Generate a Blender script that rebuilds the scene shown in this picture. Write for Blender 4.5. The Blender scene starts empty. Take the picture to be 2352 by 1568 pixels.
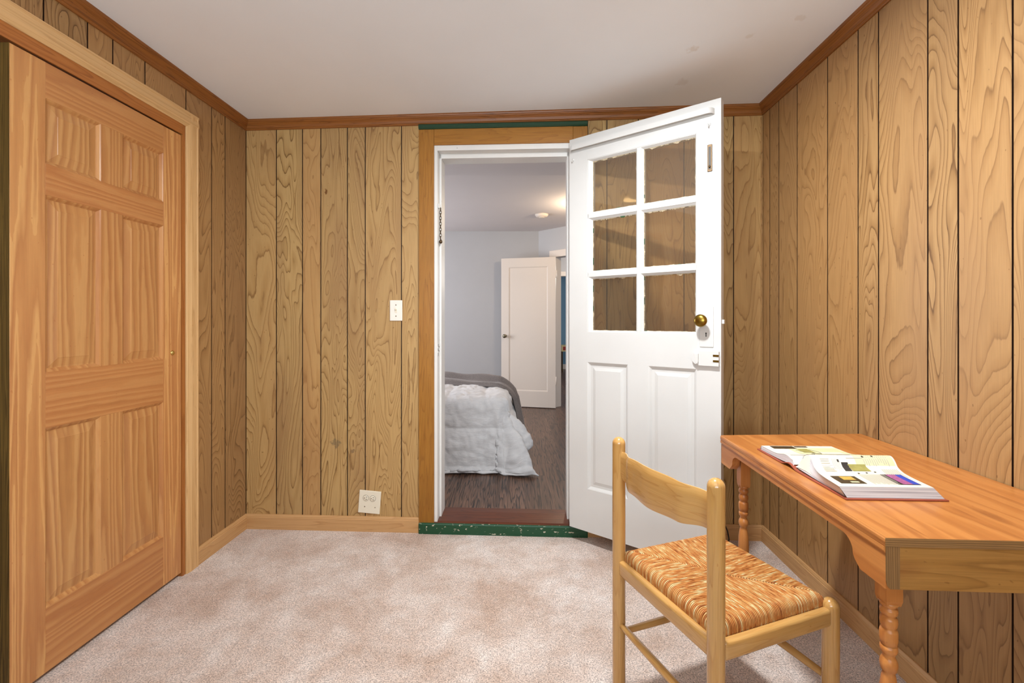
import bpy, bmesh, math, random
import numpy as np
from mathutils import Matrix, Vector
from mathutils import noise as mnoise

random.seed(11)
S = bpy.context.scene
COL = S.collection
PI = math.pi


# ------------------------------------------------------------------ helpers
def lin(c, a=1.0):
    out = []
    for v in c:
        v = v / 255.0
        out.append(v / 12.92 if v <= 0.04045 else ((v + 0.055) / 1.055) ** 2.4)
    return (out[0], out[1], out[2], a)


def rnd(a, b):
    return random.uniform(a, b)


def XF(loc=(0, 0, 0), rz=0.0):
    return Matrix.Translation(Vector(loc)) @ Matrix.Rotation(rz, 4, 'Z')


def ramp(x, pts):
    if x <= pts[0][0]:
        return pts[0][1]
    for (a, va), (b, vb) in zip(pts, pts[1:]):
        if x <= b:
            t = (x - a) / (b - a)
            return va + (vb - va) * t
    return pts[-1][1]


def sramp(x, pts):
    for (a, va), (b, vb) in zip(pts, pts[1:]):
        if x <= b:
            t = max(0, (x - a) / (b - a))
            return va + (vb - va) * (.5 - .5 * math.cos(PI * t))
    return pts[-1][1]


class MB:
    """collects faces; every face corner carries g = (across, across, along the grain) plus a random offset per piece"""

    def __init__(self):
        self.v, self.f, self.m, self.g, self.t, self.s = [], [], [], [], [], []

    def add(self, verts, faces, mat=0, axis='z', tone=None, smooth=False, M=None, g=None, off=None):
        n = len(self.v)
        if tone is None:
            tone = random.random()
        if off is None:
            off = (rnd(0, 60), rnd(0, 60), rnd(0, 60))
        for p in verts:
            q = M @ Vector(p) if M is not None else p
            self.v.append((q[0], q[1], q[2]))
        for k, fc in enumerate(faces):
            self.f.append(tuple(i + n for i in fc))
            self.m.append(mat if isinstance(mat, int) else mat[k])
            self.t.append(tone)
            self.s.append(smooth)
            for i in fc:
                x, y, z = g[i] if g is not None else verts[i]
                if g is None:
                    if axis == 'x':
                        x, y, z = z, y, x
                    elif axis == 'y':
                        x, y, z = x, z, y
                self.g.append((x + off[0], y + off[1], z + off[2]))

    def box(self, x0, y0, z0, x1, y1, z1, bev=0.0, axis='z', mat=0, tone=None, M=None, seg=2, off=None):
        x0, x1 = min(x0, x1), max(x0, x1)
        y0, y1 = min(y0, y1), max(y0, y1)
        z0, z1 = min(z0, z1), max(z0, z1)
        if bev <= 0:
            vs = [(x0, y0, z0), (x1, y0, z0), (x1, y1, z0), (x0, y1, z0), (x0, y0, z1), (x1, y0, z1), (x1, y1, z1), (x0, y1, z1)]
            fs = [(0, 3, 2, 1), (4, 5, 6, 7), (0, 1, 5, 4), (1, 2, 6, 5), (2, 3, 7, 6), (3, 0, 4, 7)]
            self.add(vs, fs, mat, axis, tone, False, M, None, off)
            return
        bm = bmesh.new()
        bmesh.ops.create_cube(bm, size=1.0)
        for v in bm.verts:
            v.co = ((v.co.x + .5) * (x1 - x0) + x0, (v.co.y + .5) * (y1 - y0) + y0, (v.co.z + .5) * (z1 - z0) + z0)
        b = min(bev, .49 * min(x1 - x0, y1 - y0, z1 - z0))
        bmesh.ops.bevel(bm, geom=bm.edges[:], offset=b, segments=seg, affect='EDGES', profile=0.5)
        self.frombm(bm, mat, axis, tone, False, M, off)

    def frombm(self, bm, mat=0, axis='z', tone=None, smooth=False, M=None, off=None):
        bm.verts.index_update()
        vs = [tuple(v.co) for v in bm.verts]
        fs = [tuple(v.index for v in f.verts) for f in bm.faces]
        bm.free()
        self.add(vs, fs, mat, axis, tone, smooth, M, None, off)

    def prism(self, poly, a0, a1, along='x', axis=None, mat=0, tone=None, M=None, shear=None, smooth=False):
        """poly = list of 2-D points extruded along an axis. along 'x': (y,z); 'y': (x,z); 'z': (x,y). shear(end 0/1) -> dz"""
        n = len(poly)
        vs = []
        for e, a in enumerate((a0, a1)):
            dz = shear[e] if shear else 0
            for p in poly:
                if along == 'x':
                    vs.append((a, p[0], p[1] + dz))
                elif along == 'y':
                    vs.append((p[0], a, p[1] + dz))
                else:
                    vs.append((p[0], p[1], a))
        fs = [tuple(range(n))[::-1], tuple(range(n, 2 * n))]
        for i in range(n):
            j = (i + 1) % n
            fs.append((i, j, n + j, n + i))
        bm = bmesh.new()
        bv = [bm.verts.new(v) for v in vs]
        for f in fs:
            bm.faces.new([bv[i] for i in f])
        bmesh.ops.recalc_face_normals(bm, faces=bm.faces[:])
        self.frombm(bm, mat, axis or along, tone, smooth, M)

    def lathe(self, prof, c=(0, 0, 0), seg=28, mat=0, tone=None, M=None, smooth=True, axis='z', scale=(1, 1)):
        vs, fs = [], []
        for r, z in prof:
            for k in range(seg):
                a = 2 * PI * k / seg
                vs.append((c[0] + r * math.cos(a) * scale[0], c[1] + r * math.sin(a) * scale[1], c[2] + z))
        n = len(prof)
        up = prof[-1][1] >= prof[0][1]
        for i in range(n - 1):
            for k in range(seg):
                k2 = (k + 1) % seg
                q = (i * seg + k, i * seg + k2, (i + 1) * seg + k2, (i + 1) * seg + k)
                fs.append(q if up else q[::-1])
        lo = tuple(range(seg))
        hi = tuple(range((n - 1) * seg, n * seg))
        fs.append(lo[::-1] if up else lo)
        fs.append(hi if up else hi[::-1])
        self.add(vs, fs, mat, axis, tone, smooth, M)

    def tube(self, pts, r, seg=12, mat=0, tone=None, M=None, closed=False, axis=None, caps=True, flat=None):
        P = [Vector(p) for p in pts]
        n = len(P)
        rr = r if hasattr(r, '__len__') else [r] * n
        vs, fs, gs = [], [], []
        prev = None
        L = 0
        for i in range(n):
            if closed:
                t = (P[(i + 1) % n] - P[i - 1]).normalized()
            else:
                t = (P[min(i + 1, n - 1)] - P[max(i - 1, 0)]).normalized()
            if prev is None:
                up = Vector((0, 0, 1)) if abs(t.z) < .9 else Vector((1, 0, 0))
                u = t.cross(up).normalized()
            else:
                u = (prev - t * prev.dot(t)).normalized()
            prev = u
            w = t.cross(u)
            if i:
                L += (P[i] - P[i - 1]).length
            for k in range(seg):
                a = 2 * PI * k / seg
                ca, sa = math.cos(a), math.sin(a)
                if flat:
                    ca *= flat
                d = u * ca * rr[i] + w * sa * rr[i]
                vs.append(tuple(P[i] + d))
                gs.append((ca * rr[i], sa * rr[i], L))
        m = n if closed else n - 1
        for i in range(m):
            i2 = (i + 1) % n
            for k in range(seg):
                k2 = (k + 1) % seg
                fs.append((i * seg + k, i * seg + k2, i2 * seg + k2, i2 * seg + k))
        if not closed and caps:
            fs.append(tuple(range(seg))[::-1])
            fs.append(tuple(range((n - 1) * seg, n * seg)))
        self.add(vs, fs, mat, 'z', tone, True, M, gs)

    def grid(self, fn, nu, nv, mat=0, tone=None, M=None, smooth=True, g=None, flip=False):
        vs = [fn(i / nu, j / nv) for j in range(nv + 1) for i in range(nu + 1)]
        gs = [g(i / nu, j / nv) for j in range(nv + 1) for i in range(nu + 1)] if g else None
        fs = []
        for j in range(nv):
            for i in range(nu):
                a = j * (nu + 1) + i
                q = (a, a + 1, a + nu + 2, a + nu + 1)
                fs.append(q[::-1] if flip else q)
        self.add(vs, fs, mat, 'z', tone, smooth, M, gs, (0, 0, 0) if g else None)

    def build(self, name, mats, parent=None, M=None, **props):
        me = bpy.data.meshes.new(name)
        me.from_pydata(self.v, [], self.f)
        if not isinstance(mats, (list, tuple)):
            mats = [mats]
        for m in mats:
            me.materials.append(m)
        me.polygons.foreach_set('material_index', self.m)
        me.polygons.foreach_set('use_smooth', self.s)
        a = me.attributes.new('g', 'FLOAT_VECTOR', 'CORNER')
        a.data.foreach_set('vector', np.array(self.g, dtype=np.float32).ravel())
        b = me.attributes.new('tone', 'FLOAT', 'FACE')
        b.data.foreach_set('value', np.array(self.t, dtype=np.float32))
        me.update()
        o = bpy.data.objects.new(name, me)
        COL.objects.link(o)
        if parent is not None:
            o.parent = parent
        if M is not None:
            o.matrix_local = M
        for k, v in props.items():
            o[k] = v
        return o


def thing(name, label, cat, M=None, group=None, kind=None):
    o = bpy.data.objects.new(name, None)
    o.empty_display_size = .1
    COL.objects.link(o)
    if M is not None:
        o.matrix_world = M
    o['label'] = label
    o['category'] = cat
    if group:
        o['group'] = group
    if kind:
        o['kind'] = kind
    return o


def struct(mb, name, mats, label, cat, M=None):
    return mb.build(name, mats, None, M, kind='structure', label=label, category=cat)


# ------------------------------------------------------------------ materials
class NT:
    def __init__(self, name):
        self.mat = bpy.data.materials.new(name)
        self.mat.use_nodes = True
        self.t = self.mat.node_tree
        self.n = self.t.nodes
        self.b = self.n['Principled BSDF']
        self.out = self.n['Material Output']

    def node(self, typ, ins=None, **attrs):
        nd = self.n.new(typ)
        for k, v in attrs.items():
            setattr(nd, k, v)
        for k, v in (ins or {}).items():
            self.set(nd.inputs[k], v)
        return nd

    def set(self, sock, v):
        if isinstance(v, bpy.types.NodeSocket):
            self.t.links.new(v, sock)
        else:
            sock.default_value = v

    def math(self, op, a, b=None, c=None, clamp=False):
        nd = self.n.new('ShaderNodeMath')
        nd.operation = op
        nd.use_clamp = clamp
        self.set(nd.inputs[0], a)
        if b is not None:
            self.set(nd.inputs[1], b)
        if c is not None:
            self.set(nd.inputs[2], c)
        return nd.outputs[0]

    def vmul(self, v, k):
        nd = self.n.new('ShaderNodeVectorMath')
        nd.operation = 'MULTIPLY'
        self.set(nd.inputs[0], v)
        self.set(nd.inputs[1], k)
        return nd.outputs[0]

    def attr(self, name, out='Vector'):
        return self.node('ShaderNodeAttribute', attribute_name=name).outputs[out]

    def noise(self, vec, scale=1.0, detail=2.0, rough=.5, dist=0.0):
        nd = self.node('ShaderNodeTexNoise', {'Scale': scale, 'Detail': detail, 'Roughness': rough, 'Distortion': dist})
        self.set(nd.inputs['Vector'], vec)
        return nd.outputs['Fac']

    def ramp(self, fac, stops, interp='LINEAR'):
        nd = self.n.new('ShaderNodeValToRGB')
        cr = nd.color_ramp
        cr.interpolation = interp
        while len(cr.elements) < len(stops):
            cr.elements.new(.5)
        for e, (p, c) in zip(cr.elements, stops):
            e.position = p
            e.color = c if hasattr(c, '__len__') else (c, c, c, 1)
        self.set(nd.inputs[0], fac)
        return nd.outputs[0]

    def mix(self, fac, a, b, mode='MIX'):
        nd = self.n.new('ShaderNodeMix')
        nd.data_type = 'RGBA'
        nd.blend_type = mode
        self.set(nd.inputs['Factor'], fac)
        self.set(nd.inputs['A'], a)
        self.set(nd.inputs['B'], b)
        return nd.outputs['Result']

    def bump(self, h, strength=.2, dist=.002):
        nd = self.node('ShaderNodeBump', {'Strength': strength, 'Distance': dist, 'Height': h})
        self.t.links.new(nd.outputs[0], self.b.inputs['Normal'])

    def base(self, c):
        self.set(self.b.inputs['Base Color'], c)


def add_stains(N, c, stains):
    """small marks with a shape of their own: (centre, radii, colour, strength, raggedness)"""
    if not stains:
        return c
    o = N.node('ShaderNodeTexCoord').outputs['Object']
    for ctr, rad, col, st_, k in stains:
        d = N.node('ShaderNodeVectorMath', operation='SUBTRACT')
        N.set(d.inputs[0], o)
        d.inputs[1].default_value = ctr
        dl = N.node('ShaderNodeVectorMath', operation='LENGTH')
        N.set(dl.inputs[0], N.vmul(d.outputs[0], tuple(1.0 / r for r in rad)))
        n = N.noise(o, k, 3, .6)
        e = N.math('ADD', dl.outputs['Value'], N.math('MULTIPLY', N.math('SUBTRACT', n, .5), 2.6))
        c = N.mix(N.ramp(e, [(.45, st_), (.8, 0.0)]), c, lin(col))
    return c


def wood(name, light, mid, dark, ax=9.0, al=1.6, K=14.0, dist=.35, lin_k=0.0, line_w=.07, line=.75, fiber=.14,
         mottle=None, rough=.45, spec=.4, bump=.06, tonevar=.2, detail=2.0, coat=0.0, knots=0.0, tint=None, stains=()):
    N = NT(name)
    g = N.attr('g')
    tone = N.attr('tone', 'Fac')
    p = N.vmul(g, (ax, ax, al))
    v = N.noise(p, 1.0, detail, .45, dist)
    wob = N.noise(N.vmul(g, (60, 60, 14)), 1.0, 2, .5)
    f = N.math('MULTIPLY', v, K)
    f = N.math('MULTIPLY_ADD', wob, .35, f)
    if lin_k:
        sx = N.node('ShaderNodeSeparateXYZ')
        N.set(sx.inputs[0], g)
        f = N.math('MULTIPLY_ADD', sx.outputs[0], lin_k, f)
        f = N.math('MULTIPLY_ADD', sx.outputs[1], lin_k, f)
    saw = N.math('FRACT', f)
    c = N.ramp(saw, [(0, lin(dark)), (line_w, lin(light)), (.45, lin(light)), (1 - 2.2 * line_w, lin(mid)), (1.0, lin(dark))])
    vari = N.noise(N.vmul(g, (5, 5, 1.2)), 1.0, 1, .5)
    basec = N.mix(N.math('MULTIPLY', vari, 1.0), lin(light), lin(mid))
    linef = N.math('MULTIPLY', N.ramp(vari, [(.3, line * .75), (.65, line)]), 1.0)
    c = N.mix(linef, basec, c)
    if mottle:
        mo = N.noise(N.vmul(g, (4, 4, .9)), 1.0, 2, .6)
        c = N.mix(N.ramp(mo, [(.4, 0.0), (.7, .6)]), c, lin(mottle))
    if tint:
        c = N.mix(N.math('MULTIPLY', tone, .55), c, lin(tint))
    fib = N.noise(N.vmul(g, (420, 420, 9)), 1.0, 2, .6)
    c = N.mix(1.0, c, N.ramp(fib, [(.3, 1 - fiber), (.7, 1.0)]), 'MULTIPLY')
    c = N.mix(1.0, c, N.ramp(tone, [(0, 1 - tonevar), (1, 1.0)]), 'MULTIPLY')
    sp = N.noise(N.vmul(g, (140, 140, 70)), 1.0, 0, .5)
    c = N.mix(N.ramp(sp, [(.83, 0.0), (.86, .5)]), c, lin(dark))
    if knots:
        vo = N.node('ShaderNodeTexVoronoi', {'Scale': 1.0}, feature='F1')
        N.set(vo.inputs['Vector'], N.vmul(g, (7.5, 7.5, 3.2)))
        kd = N.math('ADD', vo.outputs['Distance'], N.math('MULTIPLY', N.noise(N.vmul(g, (30, 30, 12)), 1, 2), .08))
        c = N.mix(N.ramp(kd, [(.06, knots), (.13, knots * .6), (.22, 0.0)]), c, lin((120, 62, 28)))
    c = add_stains(N, c, stains)
    N.base(c)
    N.b.inputs['Roughness'].default_value = rough
    N.b.inputs['Specular IOR Level'].default_value = spec
    N.b.inputs['Coat Weight'].default_value = coat
    N.b.inputs['Coat Roughness'].default_value = .12
    N.bump(N.math('ADD', fib, N.math('MULTIPLY', saw, -.25)), bump, .002)
    return N.mat


def plain(name, c, rough=.5, metal=0.0, spec=.5, noise=0.0, nscale=40, bump=0.0, emit=None, coat=0.0):
    N = NT(name)
    if noise or bump:
        tc = N.node('ShaderNodeTexCoord')
        n1 = N.noise(tc.outputs['Object'], nscale, 4, .6)
        if noise:
            N.base(N.mix(1.0, lin(c), N.ramp(n1, [(.3, 1 - noise), (.7, 1.0)]), 'MULTIPLY'))
        else:
            N.base(lin(c))
        if bump:
            N.bump(n1, bump, .003)
    else:
        N.base(lin(c))
    N.b.inputs['Roughness'].default_value = rough
    N.b.inputs['Metallic'].default_value = metal
    N.b.inputs['Specular IOR Level'].default_value = spec
    N.b.inputs['Coat Weight'].default_value = coat
    if emit:
        N.b.inputs['Emission Color'].default_value = lin(emit[0])
        N.b.inputs['Emission Strength'].default_value = emit[1]
    return N.mat


def chipped(name, paint, under, amount=.68, scale=(60, 60, 25), rough=.45, under2=None):
    N = NT(name)
    tc = N.node('ShaderNodeTexCoord')
    p = N.vmul(tc.outputs['Object'], scale)
    n1 = N.noise(p, 1.0, 4, .62)
    c = N.mix(N.ramp(n1, [(amount, 0.0), (amount + .02, 1.0)]), lin(paint), lin(under))
    n2 = N.noise(N.vmul(tc.outputs['Object'], (3, 3, 3)), 1.0, 3, .5)
    c = N.mix(1.0, c, N.ramp(n2, [(.3, .93), (.7, 1.0)]), 'MULTIPLY')
    N.base(c)
    N.b.inputs['Roughness'].default_value = rough
    N.bump(N.math('ADD', N.math('MULTIPLY', N.ramp(n1, [(amount, 0.0), (amount + .02, 1.0)]), -1.0),
                  N.math('MULTIPLY', N.noise(N.vmul(tc.outputs['Object'], (25, 25, 8)), 1, 3), .5)), .12, .002)
    return N.mat


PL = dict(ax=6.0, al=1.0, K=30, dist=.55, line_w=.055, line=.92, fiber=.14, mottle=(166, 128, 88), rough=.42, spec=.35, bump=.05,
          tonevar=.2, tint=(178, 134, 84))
M_PLANK = wood('panelling', (188, 148, 97), (160, 120, 73), (94, 60, 30), **PL)  # a browner wood, also darkened to offset strong lamp light on the right
M_PLANK_BACK_LIT = wood('panelling_marked_lit', (212, 177, 118), (190, 153, 96), (112, 76, 36), **PL, stains=[  # same boards lightened so this wall looks better lit; the stains are real marks
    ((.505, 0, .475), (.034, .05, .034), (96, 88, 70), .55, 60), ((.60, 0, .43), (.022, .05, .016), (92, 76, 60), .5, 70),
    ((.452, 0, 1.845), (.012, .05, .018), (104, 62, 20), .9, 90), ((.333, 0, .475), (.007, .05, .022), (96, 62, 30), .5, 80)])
M_GROOVE = plain('panel_groove', (52, 28, 14), .6)
M_CROWN = wood('crown_wood', (156, 98, 44), (136, 80, 33), (92, 50, 18), ax=30, al=1.5, K=8, line=.5, fiber=.2, rough=.38, tonevar=.1)
M_CASE = wood('casing_wood', (226, 186, 132), (212, 168, 112), (186, 138, 84), ax=25, al=.8, K=7, line=.5, fiber=.1, rough=.45, tonevar=.06)
M_BASEB = wood('baseboard_wood', (212, 168, 116), (200, 154, 100), (170, 122, 72), ax=22, al=1.2, K=9, line=.5, fiber=.12, rough=.5, tonevar=.08)
M_GOLD = wood('golden_wood', (178, 124, 48), (160, 104, 34), (112, 66, 18), ax=26, al=2.2, K=6, line=.35, fiber=.25, rough=.4, tonevar=.06,
              mottle=(138, 90, 26))
M_PINE = wood('closet_pine', (222, 170, 108), (208, 150, 90), (162, 98, 54), ax=9, al=.5, K=8, lin_k=34, dist=.25, line_w=.22, line=.6, fiber=.1,
              rough=.3, spec=.5, bump=.03, tonevar=.16, tint=(172, 104, 56))
M_PINE_STILE = wood('closet_pine_stile', (226, 172, 108), (212, 152, 92), (178, 112, 64), ax=13, al=.42, K=11, dist=.2, line_w=.3, line=.75, fiber=.1,
                    rough=.3, spec=.5, bump=.03, tonevar=.1)
M_PINE_DARK = wood('jamb_pine', (192, 124, 62), (176, 106, 48), (142, 78, 34), ax=20, al=.8, K=8, line=.6, rough=.4)
M_EDGE = wood('door_edge_wood', (128, 98, 46), (104, 78, 34), (66, 46, 18), ax=60, al=.8, K=12, line=.8, line_w=.2, rough=.5)
M_TABLE = wood('table_pine', (200, 133, 70), (186, 116, 56), (152, 84, 36), ax=9, al=.8, K=9, line_w=.2, line=.5, fiber=.1,
               rough=.33, spec=.45, bump=.02, tonevar=.14, knots=.75)
M_TABLE_END = wood('table_end_grain', (170, 128, 78), (148, 108, 62), (104, 72, 38), ax=8, al=5, K=3, lin_k=240, line=.6, line_w=.2, fiber=.25, rough=.6)
M_TABLE_RAW = wood('table_raw_board', (176, 128, 66), (158, 110, 50), (120, 78, 32), ax=16, al=1.6, K=7, line=.4, fiber=.2, rough=.5, knots=.4)
M_BEECH = wood('chair_beech', (212, 166, 100), (198, 149, 82), (168, 112, 56), ax=30, al=2.5, K=7, line=.35, fiber=.14, rough=.22, spec=.5,
               bump=.02, tonevar=.08, coat=.6)
M_THRESH = wood('threshold_wood', (104, 54, 30), (84, 42, 24), (48, 22, 12), ax=22, al=2, K=8, line=.6, fiber=.3, rough=.3, spec=.5)
M_WHITE = chipped('white_paint', (210, 210, 207), (120, 112, 96), .78, (55, 55, 40), .38)
M_WHITE_JAMB = chipped('white_jamb_paint', (226, 225, 221), (78, 66, 56), .715, (70, 70, 26), .4)
M_GREEN = chipped('green_paint', (22, 74, 46), (206, 196, 176), .61, (34, 90, 60), .4)
M_GREEN_TRIM = chipped('green_trim_paint', (24, 64, 40), (200, 196, 180), .72, (50, 50, 50), .4)
M_PUTTY = plain('old_putty', (196, 180, 150), .7, noise=.45, nscale=120)
M_PUTTYG = plain('green_paint_residue', (44, 92, 54), .6, noise=.4, nscale=150)
M_BRASS = plain('aged_brass', (150, 122, 52), .3, 1.0, noise=.25, nscale=60)
M_BRASS2 = plain('bright_brass', (214, 186, 112), .25, 1.0)
M_NICKEL = plain('nickel', (150, 140, 118), .32, 1.0, noise=.3, nscale=90)
M_DARKMETAL = plain('dark_bronze', (92, 74, 54), .4, .9)
M_BLACK = plain('black', (14, 13, 12), .5)
M_PLASTIC = plain('white_plastic', (240, 236, 226), .3)
M_INKL = plain('ink_pale', (172, 166, 152), .6)
M_IVORY = plain('ivory_plastic', (232, 226, 206), .35)
M_SLOT = plain('slot_dark', (60, 54, 46), .5)
def make_ceiling():
    N = NT('ceiling_paint')
    o = N.node('ShaderNodeTexCoord').outputs['Object']
    n = N.noise(o, 2.2, 3, .6)
    c = N.mix(1.0, lin((238, 242, 246)), N.ramp(n, [(.3, .97), (.7, 1.0)]), 'MULTIPLY')
    c = add_stains(N, c, [((.738, 1.864, 2.25), (.04, .03, 1), (206, 190, 170), .35, 30), ((1.06, 1.675, 2.25), (.03, .02, 1), (210, 200, 186), .25, 30),
                          ((.80, 2.13, 2.25), (.05, .04, 1), (200, 190, 182), .22, 25), ((.93, 1.78, 2.25), (.02, .02, 1), (206, 196, 180), .25, 40)])
    N.base(c)
    N.b.inputs['Roughness'].default_value = .85
    N.b.inputs['Specular IOR Level'].default_value = .2
    N.bump(N.noise(o, 60, 3, .6), .03, .003)
    return N.mat


M_CEIL = make_ceiling()
M_DARKWALL = plain('closet_plaster', (150, 140, 128), .9)
M_BEDWALL = plain('bedroom_wall_paint', (192, 190, 190), .8, noise=.03, nscale=3, spec=.25)
M_BEDCEIL = plain('bedroom_ceiling_paint', (214, 206, 204), .85, noise=.02, nscale=3, spec=.2)
M_BEDTRIM = plain('bedroom_trim_paint', (230, 217, 204), .45)
M_BLUE = plain('blue_wall_paint', (128, 166, 190), .8)
M_CREAM = plain('cream_paint', (226, 206, 150), .5)
M_RED = plain('red_front', (168, 52, 44), .5)
M_SHEET = plain('bed_base_fabric', (150, 150, 140), .9)


def make_glass():
    N = NT('old_window_glass')
    tr = N.node('ShaderNodeBsdfTransparent', {'Color': (.86, .83, .78, 1)})
    gl = N.node('ShaderNodeBsdfGlossy', {'Roughness': .03, 'Color': (1, 1, 1, 1)})
    fr = N.node('ShaderNodeFresnel', {'IOR': 1.55})
    tc = N.node('ShaderNodeTexCoord')
    bp = N.node('ShaderNodeBump', {'Strength': .12, 'Distance': .01, 'Height': N.noise(tc.outputs['Object'], 7, 1)})
    N.t.links.new(bp.outputs[0], gl.inputs['Normal'])
    N.t.links.new(bp.outputs[0], fr.inputs['Normal'])
    df = N.node('ShaderNodeBsdfDiffuse', {'Color': lin((190, 170, 145))})
    mx0 = N.node('ShaderNodeMixShader', {0: .07})
    N.t.links.new(tr.outputs[0], mx0.inputs[1])
    N.t.links.new(df.outputs[0], mx0.inputs[2])
    mx = N.node('ShaderNodeMixShader')
    N.t.links.new(fr.outputs[0], mx.inputs[0])
    N.t.links.new(mx0.outputs[0], mx.inputs[1])
    N.t.links.new(gl.outputs[0], mx.inputs[2])
    N.t.links.new(mx.outputs[0], N.out.inputs['Surface'])
    return N.mat


M_GLASS = make_glass()


def make_carpet():
    N = NT('carpet_pile')
    tc = N.node('ShaderNodeTexCoord')
    o = tc.outputs['Object']
    big = N.noise(o, 3.0, 5, .68, .15)
    med = N.noise(o, 14, 3, .6)
    fine = N.noise(o, 210, 3, .75)
    tuft = N.noise(o, 95, 2, .7, 1.0)
    c = N.ramp(big, [(.36, lin((208, 182, 164))), (.62, lin((246, 234, 226)))])
    c = N.mix(N.ramp(med, [(.4, 0.0), (.68, .35)]), c, lin((222, 194, 176)))
    c = N.mix(1.0, c, N.ramp(fine, [(.36, .40), (.5, .92), (.62, 1.2)]), 'MULTIPLY')
    c = N.mix(1.0, c, N.ramp(tuft, [(.3, .74), (.6, 1.03)]), 'MULTIPLY')
    N.base(c)
    N.b.inputs['Roughness'].default_value = 1.0
    N.b.inputs['Specular IOR Level'].default_value = .05
    N.b.inputs['Sheen Weight'].default_value = .25
    N.bump(N.math('ADD', fine, N.math('MULTIPLY', tuft, .8)), .7, .006)
    return N.mat


M_CARPET = make_carpet()


def make_rush():
    N = NT('rush_weave')
    g = N.attr('g')   # x = strand number, y = region, z = position along the strand in metres
    sx = N.node('ShaderNodeSeparateXYZ')
    N.set(sx.inputs[0], g)
    sid = N.math('FLOOR', sx.outputs[0])
    cb = N.node('ShaderNodeCombineXYZ')
    N.set(cb.inputs[0], N.math('MULTIPLY', sid, 7.31))
    N.set(cb.inputs[1], N.math('MULTIPLY', sx.outputs[1], 13.7))
    N.set(cb.inputs[2], N.math('MULTIPLY', sx.outputs[2], 34.0))
    n1 = N.noise(cb.outputs[0], 1.0, 2, .5)
    c = N.ramp(n1, [(.26, lin((150, 78, 30))), (.40, lin((210, 130, 62))), (.56, lin((228, 166, 96))), (.70, lin((244, 218, 162)))])
    pr = N.math('FRACT', sx.outputs[0])
    sh = N.math('SUBTRACT', 1.0, N.math('POWER', N.math('ABSOLUTE', N.math('SUBTRACT', N.math('MULTIPLY', pr, 2.0), 1.0)), 2.2))
    c = N.mix(1.0, c, N.ramp(sh, [(0, .42), (.4, .9), (1, 1.0)]), 'MULTIPLY')
    fb = N.noise(N.vmul(g, (5, 1, 60)), 1.0, 2, .6)
    c = N.mix(1.0, c, N.ramp(fb, [(.3, .85), (.7, 1.05)]), 'MULTIPLY')
    N.base(c)
    N.b.inputs['Roughness'].default_value = .48
    N.bump(sh, .9, .003)
    return N.mat


M_RUSH = make_rush()


def make_floorboards():
    N = NT('dark_oak_boards')
    g = N.attr('g')
    n = N.noise(N.vmul(g, (18, 18, .9)), 1, 3, .5, .2)
    saw = N.math('FRACT', N.math('MULTIPLY', n, 10.0))
    c = N.ramp(saw, [(0, lin((38, 26, 20))), (.2, lin((124, 92, 72))), (.7, lin((106, 77, 59))), (1, lin((46, 31, 24)))])
    fib = N.noise(N.vmul(g, (300, 300, 9)), 1, 2, .6)
    c = N.mix(1.0, c, N.ramp(fib, [(.3, .7), (.7, 1.1)]), 'MULTIPLY')
    c = N.mix(1.0, c, N.ramp(N.attr('tone', 'Fac'), [(0, .8), (1, 1.08)]), 'MULTIPLY')
    N.base(c)
    N.b.inputs['Roughness'].default_value = .34
    N.bump(fib, .08, .002)
    return N.mat


M_BOARDS = make_floorboards()


def make_duvet():
    N = NT('duvet_cotton')
    g = N.attr('g')
    w = N.node('ShaderNodeTexWave', {'Scale': 1.0, 'Distortion': 1.5, 'Detail': 2.0, 'Detail Scale': 1.5}, wave_type='BANDS', bands_direction='Y')
    N.set(w.inputs['Vector'], N.vmul(g, (10, 46, 46)))
    n = N.noise(N.vmul(g, (28, 55, 28)), 1, 3, .6)
    N.base(N.mix(N.ramp(n, [(.35, 0.0), (.65, .5)]), lin((230, 227, 225)), lin((214, 211, 210))))
    N.b.inputs['Roughness'].default_value = .9
    N.b.inputs['Sheen Weight'].default_value = .2
    N.bump(N.math('ADD', N.math('MULTIPLY', w.outputs['Fac'], .10), n), .45, .008)
    return N.mat


M_DUVET = make_duvet()


def make_throw():
    N = NT('grey_throw_knit')
    tc = N.node('ShaderNodeTexCoord')
    n = N.noise(tc.outputs['Object'], 160, 3, .7)
    N.base(N.mix(N.ramp(n, [(.35, 0.0), (.65, 1.0)]), lin((112, 102, 98)), lin((138, 127, 121))))
    N.b.inputs['Roughness'].default_value = 1.0
    N.b.inputs['Sheen Weight'].default_value = .3
    N.bump(n, .5, .004)
    return N.mat


M_THROW = make_throw()


def make_paperedge():
    N = NT('page_edges')
    g = N.attr('g')
    n = N.noise(N.vmul(g, (2, 2, 900)), 1, 3, .7)
    n2 = N.noise(N.vmul(g, (3, 3, 160)), 1, 1, .5)
    c = N.ramp(n, [(.3, lin((150, 146, 152))), (.6, lin((222, 220, 220)))])
    c = N.mix(N.ramp(n2, [(.56, 0.0), (.68, .5)]), c, lin((120, 116, 124)))
    N.base(c)
    N.b.inputs['Roughness'].default_value = .7
    return N.mat


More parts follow.
